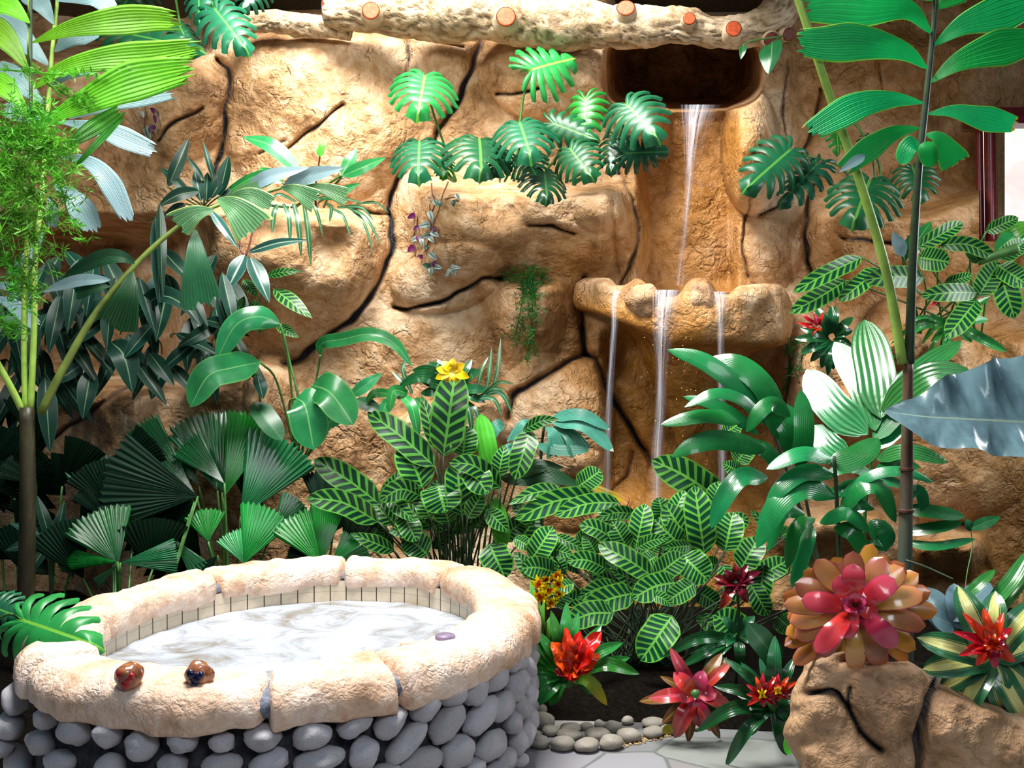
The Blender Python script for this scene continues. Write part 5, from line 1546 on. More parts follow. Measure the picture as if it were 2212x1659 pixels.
p = Plant('asparagus_fern', (-60, 700, 5.2), 'feathery lime green asparagus fern at the left edge in front of the palm', 'fern', None, 31)
rr = random.Random(5)
FE = [([(-60, 330), (20, 300), (80, 310), (140, 330)], .10, 170), ([(-60, 420), (10, 400), (70, 420), (110, 480)], .12, 190), ([(-60, 260), (20, 245), (60, 250), (110, 262)], .06, 70), ([(-60, 500), (0, 470), (60, 500), (95, 545)], .11, 170), ([(-40, 560), (10, 560), (30, 600), (60, 660)], .05, 60),
      ([(90, 300), (130, 400), (150, 470), (186, 530)], .022, 60), ([(60, 290), (120, 330), (160, 390)], .05, 70), ([(0, 280), (100, 300), (160, 340)], .03, 50), ([(-40, 690), (0, 690), (40, 720)], .03, 40), ([(0, 150), (120, 160), (220, 165)], .012, 26), ([(100, 180), (150, 210), (200, 240)], .02, 24), ([(-50, 380), (0, 350), (60, 380)], .12, 170), ([(40, 560), (60, 620), (85, 640)], .035, 40)]
for k, (pts, sp_, n_) in enumerate(FE):
    feather(p, [(x, y, 5.15 + rr.uniform(-.08, .08)) for x, y in pts], sp_, n_, .045, 'feather', 'spray', 60 + k)
p.stem([(-60, 700, 5.2), (-40, 500, 5.2), (-60, 330, 5.2)], 3, 2, 'stalk'); p.stem([(-70, 1500, 5.2), (-64, 1000, 5.2), (-60, 690, 5.2)], 5, 3, 'stalk')

# --- fan palms behind the tub
p = Plant('fan_palm', (500, 1420, 6.55), 'pleated fan palm with broad toothed leaves behind the middle of the tub', 'fan palm', None, 32)
ft = (500, 1400, 6.5)
for ap, tp, hf, dd, mm, kw in (
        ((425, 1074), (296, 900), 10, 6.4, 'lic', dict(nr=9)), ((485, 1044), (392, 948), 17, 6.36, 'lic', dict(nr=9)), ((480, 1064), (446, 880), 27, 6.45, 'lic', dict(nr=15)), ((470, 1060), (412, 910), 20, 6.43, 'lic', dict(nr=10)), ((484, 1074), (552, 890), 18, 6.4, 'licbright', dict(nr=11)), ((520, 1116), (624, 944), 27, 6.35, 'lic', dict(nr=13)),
        ((450, 1170), (440, 1096), 38, 6.28, 'licbright', dict(nr=10)), ((526, 1218), (584, 1092), 28, 6.22, 'licbright', dict(nr=11)), ((526, 1216), (490, 1148), 24, 6.2, 'licbright', dict(nr=8)), ((590, 1145), (650, 1078), 30, 6.35, 'lic', dict(nr=10)), ((377, 1165), (432, 1232), 16, 6.3, 'lic', dict(nr=6)), ((430, 1050), (388, 980), 18, 6.5, 'lic', dict(nr=7)), ((470, 1200), (430, 1240), 25, 6.3, 'licshade', dict(nr=8)), ((560, 1130), (540, 1010), 20, 6.5, 'licshade', dict(nr=9))):
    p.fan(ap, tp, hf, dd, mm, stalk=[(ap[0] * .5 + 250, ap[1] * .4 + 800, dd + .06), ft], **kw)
p = Plant('fan_palm', (700, 1400, 6.55), 'smaller fan palm with bright fresh leaves just behind the tub rim', 'fan palm', None, 33)
for ap, tp, hf, dd, mm in (((695, 1220), (634, 1104), 29, 6.24, 'licbright'), ((695, 1220), (712, 1066), 17, 6.24, 'licbright'), ((714, 1220), (766, 1158), 20, 6.22, 'licbright'), ((712, 1222), (800, 1190), 14, 6.2, 'lic'), ((700, 1128), (702, 1010), 26, 6.5, 'licshade'), ((720, 1150), (780, 1070), 24, 6.5, 'licshade'), ((690, 1210), (620, 1180), 20, 6.35, 'licshade'), ((740, 1210), (780, 1110), 22, 6.4, 'licshade')):
    p.fan(ap, tp, hf, dd, mm, nr=11, stalk=[(700, 1300, 6.5), (700, 1400, 6.55)])
p = Plant('fan_palm', (255, 1480, 6.05), 'dark shaded fan palm behind the left end of the tub', 'fan palm', None, 34)
for ap, tp, hf, dd, mm, bd in (((428, 1072), (212, 1040), 34, 6.32, 'licshade', 0), ((424, 1084), (236, 1150), 40, 6.3, 'licshade', 0), ((420, 1084), (330, 1240), 30, 6.3, 'licshade', 0), ((256, 1220), (200, 1098), 34, 6.0, 'lic', 0), ((254, 1214), (112, 1206), 11, 5.95, 'licbright', .1), ((260, 1216), (386, 1200), 20, 5.95, 'lic', .1), ((255, 1220), (205, 1262), 12, 5.9, 'lic', 0), ((246, 1130), (196, 984), 24, 6.4, 'lic', 0), ((240, 1130), (170, 1060), 14, 6.4, 'licshade', 0), ((290, 1120), (262, 1000), 16, 6.45, 'lic', 0), ((330, 1230), (330, 1120), 40, 6.2, 'licshade', 0), ((180, 1250), (120, 1130), 30, 6.1, 'licshade', 0)):
    p.fan(ap, tp, hf, dd, mm, nr=13, bend=bd, dz=.2 if mm != 'licshade' else -.3, stalk=[(ap[0] * .5 + 128, 1330, 6.05), (255, 1440, 6.05)])
p = Plant('fan_palm', (60, 1440, 6.6), 'mass of near-black fan palm leaves added as deep shade along the left wall', 'fan palm', None, 39)
for k in range(26):  # added leaves that fill the lower left with black in place of shade
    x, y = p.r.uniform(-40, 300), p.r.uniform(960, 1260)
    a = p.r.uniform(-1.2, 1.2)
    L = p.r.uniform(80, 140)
    p.fan((x, y), (x + L * math.sin(a), y - L * math.cos(a)), p.r.uniform(20, 34), p.r.uniform(6.35, 6.75), 'licshade', nr=12, dz=-.3, stalk=[(x * .6 + 24, 1340, 6.6)] if k < 10 else None)
p = Plant('dark_strap_plant', (110, 1330, 6.2), 'dark strap plant in the deep shade beside the left palm trunk', 'plant', None, 35)
for q in ((110, 1170, 80, 1070, 26), (115, 1160, 165, 1140, 24), (105, 1160, 20, 1130, 22), (120, 1170, 140, 1080, 24), (100, 1180, 60, 1240, 26), (118, 1180, 160, 1250, 26), (100, 1160, 10, 1190, 26)):
    p.leaf(q, 6.2, 'stripe', 'lance', stalk=[(110, 1330, 6.2)], smat='darkstalk')
# monstera leaf drooping over the tub's left end
p = Plant('monstera', (-60, 1560, 4.5), 'split-leaf monstera drooping over the left end of the tub rim', 'monstera', None, 36)
p.monstera((50, 1340), (204, 1390), 176, 4.05, 'monbright', .35, stalk=[(10, 1330, 4.2), (-60, 1400, 4.4), (-60, 1560, 4.5)], sr=4, roll=.15, droop=.35)
p.monstera((-20, 1310), (40, 1330), 110, 4.3, 'mon', .3, stalk=[(-60, 1400, 4.4), (-60, 1560, 4.5)], sr=4)

# --- zebra plants in the middle
p = Plant('zebra_plant', (990, 1420, 6.5), 'tall zebra-leaf plant behind the tub in the centre of the picture', 'zebra plant', None, 37)
ZC0 = [(958, 986, 984, 800, 68), (940, 1008, 794, 890, 50, .03), (948, 976, 910, 852, 34), (914, 1054, 874, 956, 66), (822, 1090, 678, 992, 50, .03), (818, 1128, 662, 1076, 46, .10), (908, 1070, 822, 1082, 40, .22), (946, 1048, 962, 1108, 76), (1082, 1054, 970, 1000, 40, .16), (1008, 998, 1054, 1068, 54), (998, 1114, 986, 996, 56), (1000, 985, 1006, 920, 52), (924, 1198, 868, 1164, 52, .1), (1056, 1174, 1092, 1250, 58), (852, 1190, 756, 1152, 32), (836, 1072, 898, 1128, 32), (970, 1130, 950, 1060, 50), (1145, 930, 1112, 1036, 46), (1130, 930, 1210, 906, 24, .1), (1050, 1100, 1100, 1150, 36), (870, 1110, 900, 1170, 44), (1076, 1030, 1090, 960, 38), (930, 1120, 905, 1060, 40), (1010, 1120, 1045, 1060, 36), (900, 1140, 840, 1150, 34)]
ZC = [q[:4] + (q[4] * 1.15,) + q[5:] for q in ZC0]
for k in range(26):                                         # leaves deep in the clump
    x, y = p.r.uniform(780, 1130), p.r.uniform(1090, 1190)
    ZC.append((x, y, x + p.r.uniform(-70, 70), y - p.r.uniform(30, 80), p.r.uniform(34, 48)))
for q in ZC:
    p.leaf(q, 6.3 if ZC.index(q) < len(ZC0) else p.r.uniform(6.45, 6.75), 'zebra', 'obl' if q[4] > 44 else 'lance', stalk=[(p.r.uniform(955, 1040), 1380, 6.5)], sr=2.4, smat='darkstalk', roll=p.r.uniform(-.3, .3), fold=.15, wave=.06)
p.leaf((1060, 1006, 1038, 894, 44), 6.35, 'lime', 'obl', stalk=[(1030, 1380, 6.5)])['label'] = 'bright leaf seen from below'
p.leaf((1088, 1186, 1068, 1072, 40), 6.3, 'brightdeep', 'obl', stalk=[(1060, 1380, 6.5)])['label'] = 'plain leaf seen from below'
for k in range(16):
    x = 935 + k * 10
    p.stem([(x + p.r.uniform(-6, 6), 1040 + p.r.uniform(0, 90), 6.42), (x * .8 + 197 + p.r.uniform(-6, 6), 1180, 6.46), (x * .5 + 495, 1400, 6.5)], 2, 2.6, 'darkstalk' if k % 3 else 'stalk')
p = Plant('drooping_palm', (1172, 1330, 6.65), 'young palm with drooping blue-green leaf segments left of the waterfall', 'palm', None, 38)
p.stem([(1176, 915, 6.5), (1168, 1000, 6.6), (1172, 1200, 6.65), (1172, 1330, 6.65)], 3, 5, 'darkstalk', ns=8)
for q in (([(1150, 912), (1130, 918), (1116, 962)], 46), ([(1190, 904), (1255, 896), (1318, 928)], 26), ([(1190, 910), (1262, 918), (1326, 976)], 34), ([(1180, 922), (1196, 940), (1208, 990)], 52), ([(1196, 922), (1232, 940), (1256, 982)], 50), ([(1090, 920), (1072, 922), (1058, 950)], 28), ([(1120, 960), (1090, 985), (1076, 1012)], 32), ([(1160, 960), (1200, 972), (1276, 972)], 24)):
    p.leaf(q, 6.42, 'teal', 'wedge' if q[1] > 40 else 'obl', jag=.12 if q[1] > 40 else 0, pleat=.1 if q[1] > 40 else 0, m=11, dz=.3)
for q in ((1090, 1040, 1260, 1052, 40, .12), (1100, 1030, 1220, 1010, 34, .1), (1080, 1030, 1180, 1046, 30)): p.leaf(q, 6.45, 'shadegreen', 'lance')
for q in ((1280, 1052, 1350, 1084, 12), (1284, 1048, 1346, 1072, 6)): p.leaf(q, 6.5, 'yellow', 'strap', n=8, m=3)['label'] = 'yellow dying leaf edge'
# ================================================================= ZEBRA PLANT AND BROMELIADS BY THE PATH, PALMS ON THE RIGHT
p = Plant('zebra_plant', (1380, 1470, 5.75), 'wide spreading zebra-leaf plant at the foot of the waterfall', 'zebra plant', None, 50)
dz_ = lambda x, y: 6.2 - max(0, y - 1080) / 350 * 1.0
ZB0 = [(1248, 1052, 1298, 1016, 42), (1222, 1062, 1098, 1090, 32, .10), (1292, 1072, 1112, 1122, 44, .08), (1338, 1086, 1198, 1114, 38, .08), (1376, 1110, 1280, 1126, 28, .1), (1562, 1086, 1408, 994, 64, .05), (1522, 1198, 1500, 1048, 56), (1490, 1174, 1436, 1088, 50), (1436, 1126, 1422, 1074, 40), (1374, 1182, 1394, 1088, 44), (1474, 1182, 1412, 1122, 50), (1336, 1174, 1250, 1134, 36, .1), (1356, 1184, 1322, 1126, 42), (1376, 1184, 1446, 1164, 26, .1), (1412, 1246, 1292, 1176, 44, .03), (1414, 1246, 1478, 1198, 46), (1474, 1200, 1530, 1254, 62), (1566, 1192, 1584, 1106, 54), (1312, 1230, 1224, 1212, 36, .12), (1198, 1236, 1126, 1228, 44, .08), (1148, 1210, 1194, 1138, 48), (1110, 1162, 1158, 1188, 28), (1198, 1156, 1274, 1194, 24), (1495, 1178, 1430, 1186, 26), (1458, 1258, 1366, 1294, 50, .08), (1372, 1280, 1250, 1328, 50, .06), (1326, 1324, 1222, 1350, 48, .10), (1336, 1264, 1244, 1296, 34, .08), (1452, 1330, 1384, 1428, 66), (1614, 1376, 1542, 1328, 60, .04), (1402, 1286, 1456, 1310, 24, .1), (1240, 1260, 1180, 1280, 30), (1560, 1220, 1600, 1300, 40), (1600, 1230, 1640, 1160, 50), (1620, 1260, 1660, 1330, 40), (1650, 1220, 1640, 1300, 44), (1530, 1110, 1556, 1040, 36), (1290, 1200, 1260, 1150, 34), (1180, 1180, 1240, 1200, 30), (1440, 1140, 1480, 1060, 36), (1560, 940, 1604, 910, 34), (1590, 1000, 1620, 960, 40), (1600, 1020, 1560, 1000, 34), (1340, 1140, 1290, 1100, 30), (1500, 1260, 1440, 1300, 40), (1420, 1200, 1370, 1230, 36)]
ZB = [q[:4] + (q[4] * 1.15,) + q[5:] for q in ZB0]
for k in range(40):                                         # leaves deep in the clump
    x, y = p.r.uniform(1130, 1730), p.r.uniform(1130, 1340)
    ZB.append((x, y, x + p.r.uniform(-80, 80), y + p.r.uniform(-70, 50), p.r.uniform(34, 50)))
for q in ZB:
    deep = ZB.index(q) >= len(ZB0)
    dk = (q[0] > 1590 and q[1] > 1200) or deep  # shaded leaves take a darker copy of the zebra colour
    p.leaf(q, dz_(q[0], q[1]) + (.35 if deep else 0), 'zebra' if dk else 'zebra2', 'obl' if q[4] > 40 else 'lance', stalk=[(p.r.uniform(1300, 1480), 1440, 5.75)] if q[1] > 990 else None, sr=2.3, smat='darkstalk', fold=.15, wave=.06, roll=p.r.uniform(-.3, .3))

# red guzmania by the tub
p = Plant('red_guzmania', (1218, 1560, 5.0), 'guzmania with one big orange-red flower beside the tub', 'bromeliad', None, 51)
c = (1222, 1452)
p.rosette(c, 5.0, [(1190, 1318, 28), (1224, 1300, 30), (1346, 1388, 30, .05), (1382, 1456, 32, .12), (1362, 1420, 28), (1234, 1484, 30), (1188, 1524, 30), (1152, 1526, 30), (1132, 1454, 26, .12), (1150, 1378, 28), (1158, 1360, 24), (1250, 1320, 26), (1300, 1350, 28), (1140, 1490, 26, .08), (1300, 1480, 24), (1200, 1440, 22), (1132, 1400, 22), (1280, 1500, 22, .1)], 'gstrap', 'strap', fold=.3, lift=.3)
p.rosette(c, 5.0, [(1312, 1524, 28, .18)], 'gyellow', 'strap', name='leaf', fold=.3)
p.rosette((1232, 1450), 4.86, [(1191, 1386, 40), (1221, 1354, 30, .05), (1254, 1362, 32), (1300, 1364, 44), (1296, 1414, 40), (1284, 1434, 36), (1200, 1444, 40), (1240, 1452, 50), (1236, 1400, 46), (1262, 1420, 50), (1212, 1410, 46), (1270, 1390, 46)], 'orangered', 'bract', name='red_bract', lift=.12, fold=.6, wave=.5, cr=0, roll=.3)
# yellow and red spray
p = Plant('yellow_red_bromeliad', (1176, 1540, 5.3), 'bromeliad with a yellow and red branched flower spike against the tub side', 'bromeliad', None, 52)
p.stem([(1172, 1500, 5.2), (1178, 1380, 5.15), (1182, 1270, 5.1), (1202, 1245, 5.1)], 3, 2, 'redstalk', 'flower_stalk')
rr = random.Random(11)
BRC = [(1184, 1276), (1202, 1246), (1164, 1262), (1166, 1292), (1208, 1284), (1188, 1304), (1180, 1252), (1206, 1264), (1176, 1286)]
for k, (x, y) in enumerate(BRC):
    mb = MB()
    for q in range(13):
        a = rr.uniform(0, 6.28); rad = rr.uniform(8, 20)
        V, Fc, uv = blade([(x, y, 5.1), (x + math.cos(a) * rad * .6, y + math.sin(a) * rad * .6 - 1, 5.07 - rr.uniform(0, .04)), (x + math.cos(a) * rad, y + math.sin(a) * rad - 3, 5.06 - rr.uniform(0, .04))], 9, 'lance', n=6, m=3, seed=q, fold=.4)
        mb.add(V, Fc, uv)
    mb.build('yellow_floret', M['yellow'], p.root)
    mb = MB()
    for q in range(3):
        a = rr.uniform(0, 6.28); rad = rr.uniform(5, 12)
        V, Fc, uv = blade([(x, y, 5.07), (x + math.cos(a) * rad, y + math.sin(a) * rad, 5.04)], 6, 'lance', n=6, m=3, seed=q, fold=.4)
        mb.add(V, Fc, uv)
    mb.build('red_bract', M['orangered'], p.root)
p.rosette((1168, 1420), 5.25, [(1146, 1252, 24), (1138, 1328, 26), (1168, 1306, 24), (1150, 1350, 26), (1190, 1330, 22), (1136, 1380, 24), (1176, 1290, 16)], 'lime', 'strap', fold=.25)

# pink bromeliad at the path edge
p = Plant('pink_bromeliad', (1502, 1580, 4.8), 'flat open bromeliad with crimson pink leaves at the edge of the flagstones', 'bromeliad', None, 53)
c = (1502, 1499)
p.rosette(c, 4.82, [(1380, 1515, 26), (1430, 1562, 26), (1432, 1500, 22), (1560, 1410, 28), (1570, 1420, 26), (1602, 1542, 22), (1556, 1596, 22), (1486, 1604, 24), (1540, 1500, 22), (1425, 1460, 18)], 'oliveneo', 'strap', fold=.25, lift=.12)
p.rosette(c, 4.78, [(1447, 1398, 28), (1400, 1508, 32), (1456, 1594, 38), (1518, 1572, 40), (1534, 1580, 22), (1578, 1520, 26), (1560, 1500, 24), (1580, 1430, 24)], 'pinkneo', 'strap', fold=.3, lift=.2)
p.rosette(c, 4.72, [(1455, 1452, 36), (1520, 1448, 34), (1548, 1496, 34), (1484, 1520, 26), (1466, 1512, 24), (1500, 1528, 22)], 'neoin', 'strap', fold=.25, lift=.12)
V, Fc = stone_geo(P(*c, 4.68), .022, .02, .022, 1, .3, 12, 8, 3, Vector((1, 0, 0)), Vector((0, 1, 0)), Vector((0, 0, 1)))
mesh('green_cup', V, Fc, M['stalk'], p.root)
o = mesh('fallen_leaf', *blade([(1430, 1582, 4.78), (1450, 1572, 4.77), (1462, 1566, 4.79)], 20, 'lance', n=10, m=5)[:2], M['fallen'])
tag(o, 'yellow fallen leaf lying on the path edging pebbles', 'leaf')

# small red bromeliad by the planter
p = Plant('red_bromeliad', (1680, 1588, 4.85), 'bromeliad with small red star flowers between the flagstones and rock planter', 'bromeliad', None, 54)
c = (1648, 1505)
p.leaf((1686, 1434, 1614, 1346, 52), 4.75, 'broaddark', 'obl', stalk=[(1690, 1560, 4.82)])['label'] = 'dark broad upright leaf'
p.stem([(1660, 1510, 4.45), (1672, 1540, 4.6), (1680, 1588, 4.85)], 8, 10, 'stalk')
p.rosette((1672, 1520), 4.55, [(1674, 1372, 34), (1503, 1582, 30, .12), (1566, 1658, 28, .10), (1541, 1482, 26, .05), (1720, 1560, 30), (1699, 1632, 32), (1600, 1430, 24), (1560, 1420, 22, .05), (1640, 1420, 22), (1716, 1420, 26), (1735, 1560, 24), (1580, 1545, 24, .1), (1620, 1590, 24, .1), (1730, 1500, 24), (1590, 1500, 22)], 'gstrapdark', 'strap', fold=.3, lift=.25)
p.leaf((1724, 1570, 1699, 1630, 32), 4.35, 'lime', 'obl')
for cc, s in (((1646, 1502), 1.0), ((1680, 1494), .8)):
    p.rosette(cc, 4.36, [(cc[0] + dx * s, cc[1] + dy * s, 18) for dx, dy in ((-34, -24), (-34, -2), (-32, 22), (2, -50), (-14, -42), (30, -40), (52, -28), (30, 20), (4, 26), (24, -14), (-18, 14), (40, 6))], 'redbract', 'spike', name='red_bract', lift=.3, fold=.4)
    p.rosette(cc, 4.3, [(cc[0] + dx * s, cc[1] + dy * s, 8) for dx, dy in ((-10, -12), (10, -12), (12, 6), (-8, 8), (0, -16))], 'yellow', 'spike', name='yellow_floret', lift=.4)
p = Plant('dark_red_bromeliad', (1590, 1480, 5.4), 'bromeliad with a dark wine red flower among the shaded zebra leaves', 'bromeliad', None, 55)
p.stem([(1592, 1258, 5.12), (1596, 1350, 5.25), (1590, 1480, 5.4)], 3, 4, 'darkstalk', 'flower_stalk')
p.rosette((1590, 1256), 5.1, [(1542, 1246, 30), (1544, 1262, 30), (1554, 1316, 30), (1616, 1302, 30), (1644, 1234, 27), (1588, 1216, 30), (1616, 1220, 27), (1564, 1232, 27), (1630, 1256, 27), (1574, 1286, 30), (1600, 1284, 30), (1604, 1240, 30), (1566, 1296, 27)], 'darkred', 'spike', name='dark_red_bract', lift=.3, fold=.4)
p.rosette((1594, 1370), 5.3, [(1540, 1400, 24), (1650, 1390, 24), (1560, 1330, 22), (1630, 1330, 22), (1600, 1440, 24), (1520, 1440, 22), (1500, 1405, 20), (1430, 1420, 26, .1), (1470, 1440, 24)], 'gstrapdark', 'strap', fold=.3)

# --- young palm with broad glossy leaflets
p = Plant('young_palm', (1812, 1330, 4.75), 'young palm with broad glossy drooping leaflets in front of the waterfall', 'palm', None, 56)
p.stem([(1802, 985, 4.7), (1806, 1050, 4.72), (1812, 1180, 4.75), (1816, 1330, 4.75)], 4, 6, 'darkstalk', ns=8)
p.stem([(1650, 890, 4.85), (1680, 960, 4.85), (1715, 1060, 4.8), (1760, 1200, 4.78), (1800, 1330, 4.75)], 3, 6, 'darkstalk', ns=8)
p.stem([(1726, 1010, 4.85), (1745, 1100, 4.8), (1790, 1330, 4.75)], 3, 5, 'darkstalk', ns=8)
GP = [([(1800, 992), (1730, 980), (1655, 1014)], 34), ([(1790, 1004), (1850, 985), (1898, 946)], 54), ([(1805, 1026), (1740, 1020), (1690, 1050), (1652, 1102)], 38), ([(1806, 1072), (1740, 1052), (1680, 1090), (1634, 1186)], 52), ([(1810, 1076), (1880, 1028), (1950, 1018), (2018, 1042)], 24), ([(1813, 1112), (1850, 1060), (1900, 1052), (1936, 1130)], 38), ([(1707, 986), (1712, 930), (1677, 868)], 60), ([(1708, 900), (1670, 872), (1640, 890), (1612, 934)], 34), ([(1726, 1018), (1738, 930), (1731, 842)], 44),
      ([(1664, 924), (1600, 840), (1520, 780), (1441, 755)], 40), ([(1682, 950), (1660, 850), (1600, 790), (1528, 774)], 52), ([(1650, 908), (1600, 862), (1540, 850), (1478, 880)], 26), ([(1640, 940), (1560, 880), (1475, 856)], 26), ([(1606, 910), (1520, 898), (1426, 918)], 32), ([(1660, 972), (1560, 950), (1500, 960), (1450, 988)], 44), ([(1660, 1030), (1600, 1030), (1560, 1080), (1536, 1142)], 44), ([(1690, 1010), (1650, 970), (1600, 956)], 34), ([(1762, 1120), (1720, 1140), (1700, 1230)], 30), ([(1770, 1130), (1830, 1110), (1880, 1150)], 30), ([(1740, 1110), (1690, 1110), (1660, 1190)], 28), ([(1750, 1130), (1740, 1180), (1710, 1270)], 34), ([(1800, 1140), (1840, 1150), (1880, 1210)], 36), ([(1790, 1120), (1850, 1090), (1890, 1100)], 26), ([(1880, 1160), (1900, 1150), (1915, 1190)], 60)]
for k, q in enumerate(GP):
    p.leaf(q, 4.72 if q[0][0][0] > 1720 else 4.85, 'gpalm', 'obl', dz=.25, fold=.10, curl=.18, roll=p.r.uniform(.25, .65))
# --- palm with shining pinnate leaf behind it
p = Plant('shining_palm', (1866, 1530, 5.28), 'palm whose broad pinnate leaf shines white in the daylight behind the cane trunk', 'palm', None, 57)
p.stem([(1914, 850, 5.15), (1890, 935, 5.15), (1880, 1010, 5.18), (1868, 1120, 5.2), (1866, 1300, 5.25), (1866, 1530, 5.28)], 3, 5, 'stalk', ns=8)
GW = [([(1876, 938), (1800, 880), (1742, 798)], 74, 'gwhite'), ([(1892, 932), (1860, 830), (1802, 738)], 62, 'gwhite'), ([(1904, 905), (1890, 800), (1866, 690)], 82, 'gwhite'), ([(1914, 860), (1985, 800), (2078, 736)], 44, 'gwhite'), ([(1906, 890), (2000, 815), (2102, 804)], 60, 'gwhite'), ([(1834, 990), (1790, 960), (1760, 918)], 54, 'gwhite'), ([(1892, 992), (1960, 975), (2048, 998)], 34, 'gwhite'), ([(1886, 950), (1950, 880), (1960, 860)], 40, 'gpalm'), ([(1888, 970), (1960, 905), (1975, 890)], 40, 'gpalm'),
      ([(1882, 1020), (1830, 1010), (1780, 1030)], 26, 'gpalm'), ([(1876, 1046), (1830, 1050), (1790, 1080)], 24, 'gpalm'), ([(1872, 1080), (1830, 1060), (1770, 1072)], 26, 'gpalm'), ([(1874, 1064), (1910, 1040), (1960, 1050)], 22, 'gpalm'), ([(1870, 1100), (1840, 1100), (1800, 1130)], 22, 'gpalm'), ([(1882, 1030), (1930, 1000), (1990, 1010)], 24, 'gpalm'), ([(1945, 1080), (1985, 1060), (2000, 1115)], 26, 'gpalm'), ([(1950, 1100), (2010, 1105), (2086, 1116)], 30, 'gpalm'), ([(1950, 1150), (2020, 1140), (2080, 1128)], 26, 'gpalm'), ([(1950, 1170), (2020, 1180), (2108, 1164)], 20, 'gpalm')]
for q, w, mm in GW: p.leaf((q, w), 5.12, mm, 'obl', dz=(1.25 if q[2][0] < 1900 else .45) if mm == 'gwhite' else .2, fold=.08, roll=.05 if mm == 'gwhite' and q[2][0] < 1900 else .5)

# --- tall cane palm on the right
p = Plant('cane_palm', (1956, 1560, 4.55), 'tall palm with a brown cane trunk and jagged emerald leaflets at the right', 'palm', None, 58)
tr = p.stem([(1962, 778, 4.5), (1960, 900, 4.52), (1958, 1040, 4.55), (1955, 1240, 4.55), (1954, 1690, 4.55)], 10, 21, 'trunk', 'trunk', ns=18, n=40)
for (a, b, r_) in ((1958, 1010, 15.4), (1961, 880, 12.4), (1956, 1100, 17)):
    stem(tr, [(a, b, 4.545), (a, b + 6, 4.545)], r_, r_ * .98, M['brownvine'], 'leaf_scar', 16)
p.stem([(1708, -40, 4.3), (1728, 10, 4.3), (1790, 200, 4.34), (1860, 400, 4.4), (1915, 590, 4.45), (1950, 785, 4.5)], 8, 11, 'limestalk', 'frond_stalk', ns=12)
p.stem([(2022, -40, 4.36), (2018, 40, 4.36), (2000, 220, 4.38), (1985, 360, 4.4), (1972, 560, 4.45), (1964, 785, 4.5)], 5, 11, 'darkstalk', 'frond_stalk', ns=12)
EM = [([(2012, 72), (1960, 20), (1880, 18), (1800, 14), (1722, 20)], 84, 'fishl'), ([(2003, 148), (1950, 110), (1860, 92), (1780, 94), (1710, 88)], 82, 'fishl'), ([(2018, 98), (2080, 54), (2150, 30), (2240, 0)], 86, 'fishl'), ([(2010, 178), (2070, 134), (2150, 106), (2240, 86)], 82, 'fishl'), ([(1994, 222), (1930, 215), (1860, 226), (1800, 256), (1735, 294)], 66, 'fishl'),
      ([(2003, 246), (2060, 240), (2120, 254), (2200, 270)], 54, 'fishl'), ([(1988, 276), (1930, 288), (1880, 320), (1812, 372)], 54, 'fishl'), ([(1999, 290), (2030, 300), (2066, 356)], 62, 'wedge'), ([(1984, 306), (1962, 318), (1948, 358)], 40, 'obl'), ([(1996, 306), (2004, 326), (2012, 362)], 40, 'obl'), ([(2016, 20), (2050, 0), (2090, -30)], 50, 'fishl'), ([(2016, 0), (1950, -40), (1850, -60)], 80, 'fishl')]
for q, w, pf in EM: p.leaf((q, w), 4.36, 'emerald', pf, jag=.10 if pf != 'obl' else .03, pleat=.05, m=15, n=22, dz=.08, roll=p.r.uniform(-.25, .25), fold=.06)
o = p.leaf(([(1868, 334), (1845, 350), (1812, 372)], 22), 4.3, 'pale', 'lance'); o['label'] = 'pale folded leaf tip'

# --- big blue-green leaf
p = Plant('blue_anthurium', (2420, 1300, 4.6), 'huge ruffled blue-green leaf reaching in from the right edge', 'plant', None, 59)
# broad towards the right edge, narrowing to a blunt tip
u = np.linspace(0, 1, 44)
C = spline([P(*q) for q in [(2380, 935, 4.5), (2240, 915, 4.42), (2100, 906, 4.36), (2000, 900, 4.36), (1912, 888, 4.42)]], 44)
T = nrm(np.gradient(C, axis=0)); Sd = nrm(np.cross(T, nrm(C - CAM))); N = np.cross(Sd, T); N *= np.where((N * (C - CAM)).sum(1) > 0, -1, 1)[:, None]
up = np.where(Sd[:, 2:3] > 0, 1, -1)
Sd = Sd * up
Sd, N = Sd * math.cos(.5) - N * math.sin(.5), N * math.cos(.5) + Sd * math.sin(.5)     # its face is turned up to the light
wt = np.interp(u, [0, .25, .45, .62, .74, .84, .93, 1], [150, 135, 120, 88, 76, 44, 26, 3]) * 4.4 / F * 1.3
wb = np.interp(u, [0, .25, .45, .62, .74, .84, .93, 1], [95, 95, 75, 60, 62, 44, 24, 3]) * 4.4 / F * 1.3
vs, uvs = [], []
for i in range(44):
    for j in range(25):
        v = j / 12 - 1
        a = abs(v)
        hw = wt[i] if v > 0 else wb[i]
        ruf = math.sin(u[i] * 27 + (0 if v > 0 else 2.1)) * .22 * a ** 1.5 + .10 * math.sin(u[i] * 90 - a * 5) * a * (1 - a) * 2
        edge = 1 + .06 * a ** 4 * math.sin(u[i] * 30 + 1.2)
        vs.append(C[i] + Sd[i] * (v * hw * edge) + N[i] * (hw * (.10 * a + ruf * .9)))
        uvs.append((u[i], v / 2 + .5))
o = mesh('leaf', vs, gridfaces(44, 25), M['blue'], p.root, uvs)
stem(o, [(2380, 935, 4.5), (2430, 1000, 4.55), (2420, 1300, 4.6)], 6, 8, M['stalk'], 'stalk', 8)

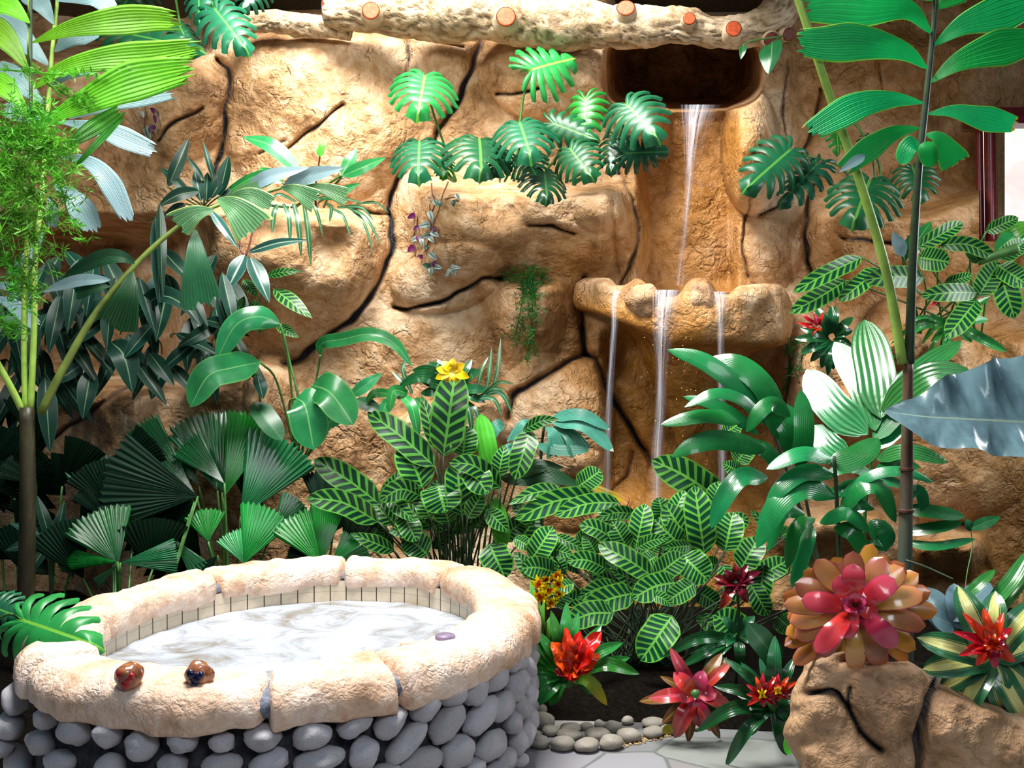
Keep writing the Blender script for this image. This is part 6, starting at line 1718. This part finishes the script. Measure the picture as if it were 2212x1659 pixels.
# --- big bromeliad on the planter
p = Plant('giant_bromeliad', (1850, 1455, 3.78), 'huge open bromeliad with pink heart and orange outer leaves on the rock planter', 'bromeliad', None, 60)
c = (1846, 1308)
off = lambda L: [(c[0] + (X_ - 870) * .27125, c[1] + (Y_ - 366) * .27125, w) for X_, Y_, w in L]
p.rosette(c, 3.78, off([(550, 30, 44), (460, 90, 42), (290, 290, 42), (330, 470, 46), (320, 600, 44), (310, 690, 40), (380, 840, 42), (870, 925, 48), (1110, 870, 48), (1360, 720, 46), (1440, 530, 50), (1535, 410, 46), (1480, 250, 46), (1380, 110, 46), (1270, 30, 52), (1010, -130, 42), (1130, -30, 50), (700, -20, 46), (660, 960, 34), (1040, 1000, 36), (960, 980, 32), (890, 1010, 26), (1300, 820, 36), (760, 990, 30)]), 'neoout', 'round', lift=.12, rec=-.05, curl=.16, fold=.0)
p.rosette(c, 3.72, off([(560, 0, 50), (390, 190, 52), (300, 360, 44), (350, 500, 50), (390, 620, 52), (560, 770, 52), (880, 900, 44), (1110, 860, 50), (1215, 700, 50), (1430, 520, 48), (1415, 260, 52), (1260, 60, 54), (1100, -20, 54), (700, 20, 52), (860, -70, 48)]), 'neomid', 'round', lift=.22, rec=.05, curl=.16, fold=.0)
p.rosette(c, 3.66, off([(740, 130, 50), (860, 30, 50), (1190, 150, 50), (445, 320, 46), (560, 740, 46), (770, 620, 48), (1205, 690, 50), (1060, 440, 40), (960, 250, 36), (720, 340, 34), (880, 440, 32)]), 'neoin', 'round', lift=.3, rec=.08, curl=.2, fold=.1)
p.rosette(c, 3.6, [(c[0] + 26 * math.cos(a), c[1] - 4 + 24 * math.sin(a), 26) for a in (0.3, 1.4, 2.5, 3.6, 4.7, 5.8)], 'neoin', 'round', lift=.7, rec=-.2, fold=.3)
V, Fc = tube_geo([P(1848, 1302, 3.60), P(1848, 1304, 3.59)], [.016, .015], 16); mesh('water_cup', V, Fc, M['darkstalk'], p.root)
p.stem([(1848, 1308, 3.75), (1850, 1400, 3.8), (1852, 1470, 3.82)], 14, 18, 'stalk', 'stem', ns=10)

# --- cream-striped bromeliad with red flower
p = Plant('variegated_bromeliad', (2160, 1520, 3.72), 'cream-striped bromeliad with a spiky red flower on the right rock planter', 'bromeliad', None, 61)
c = (2144, 1392)
p.rosette((2140, 1420), 3.68, [(1980, 1377, 56), (1992, 1446, 60), (2068, 1264, 62), (2150, 1276, 56), (2030, 1490, 50), (2066, 1550, 62), (2176, 1550, 56), (2250, 1380, 60), (2240, 1300, 56), (2236, 1500, 56), (2226, 1570, 50)], 'varieg', 'obl', lift=.25, fold=.2, cr=0)
p.rosette(c, 3.50, [(2078, 1322, 33), (2056, 1364, 33), (2124, 1312, 36), (2168, 1322, 31), (2070, 1416, 33), (2108, 1438, 33), (2192, 1430, 33), (2186, 1356, 31), (2150, 1444, 33), (2096, 1336, 33), (2086, 1400, 31), (2180, 1400, 31), (2140, 1340, 31)], 'redbract', 'spike', name='red_bract', lift=.25, fold=.4, cr=0)
p.rosette(c, 3.45, [(2144 + 24 * math.cos(a) + 3, 1390 + 22 * math.sin(a), 12) for a in np.linspace(0, 6, 11)], 'orangered', 'lance', name='red_floret', lift=.6, fold=.5)
p = Plant('shade_plant', (2080, 1420, 4.35), 'dim blue-green leaves in the shade between the big bromeliad and the striped one', 'plant', None, 62)
for q in ((2060, 1360, 1990, 1270, 60), (2050, 1340, 2140, 1260, 54), (2060, 1350, 2010, 1330, 50), (2080, 1360, 2060, 1260, 50), (2120, 1350, 2200, 1250, 40), (2100, 1340, 2180, 1300, 40)):
    p.leaf(q, 4.3, 'blue', 'obl', stalk=[(2080, 1420, 4.35)])
for q in ((2120, 1330, 2230, 1180, 32, .05), (2150, 1330, 2230, 1230, 28), (2085, 1290, 2150, 1230, 24)): p.leaf(q, 4.1, 'gstrap', 'strap', fold=.25)
p.leaf((2096, 1142, 2162, 1116, 26), 4.9, 'heart', 'lance', stalk=[(2100, 1180, 4.9), (2086, 1260, 4.7), (2080, 1400, 4.4)], sr=1.2)
p.leaf((2100, 1146, 2086, 1120, 20), 4.9, 'heart', 'lance')
p.stem([(1956, 1210, 4.4), (2000, 1225, 4.35), (2060, 1252, 4.3)], 3, 2, 'darkstalk')
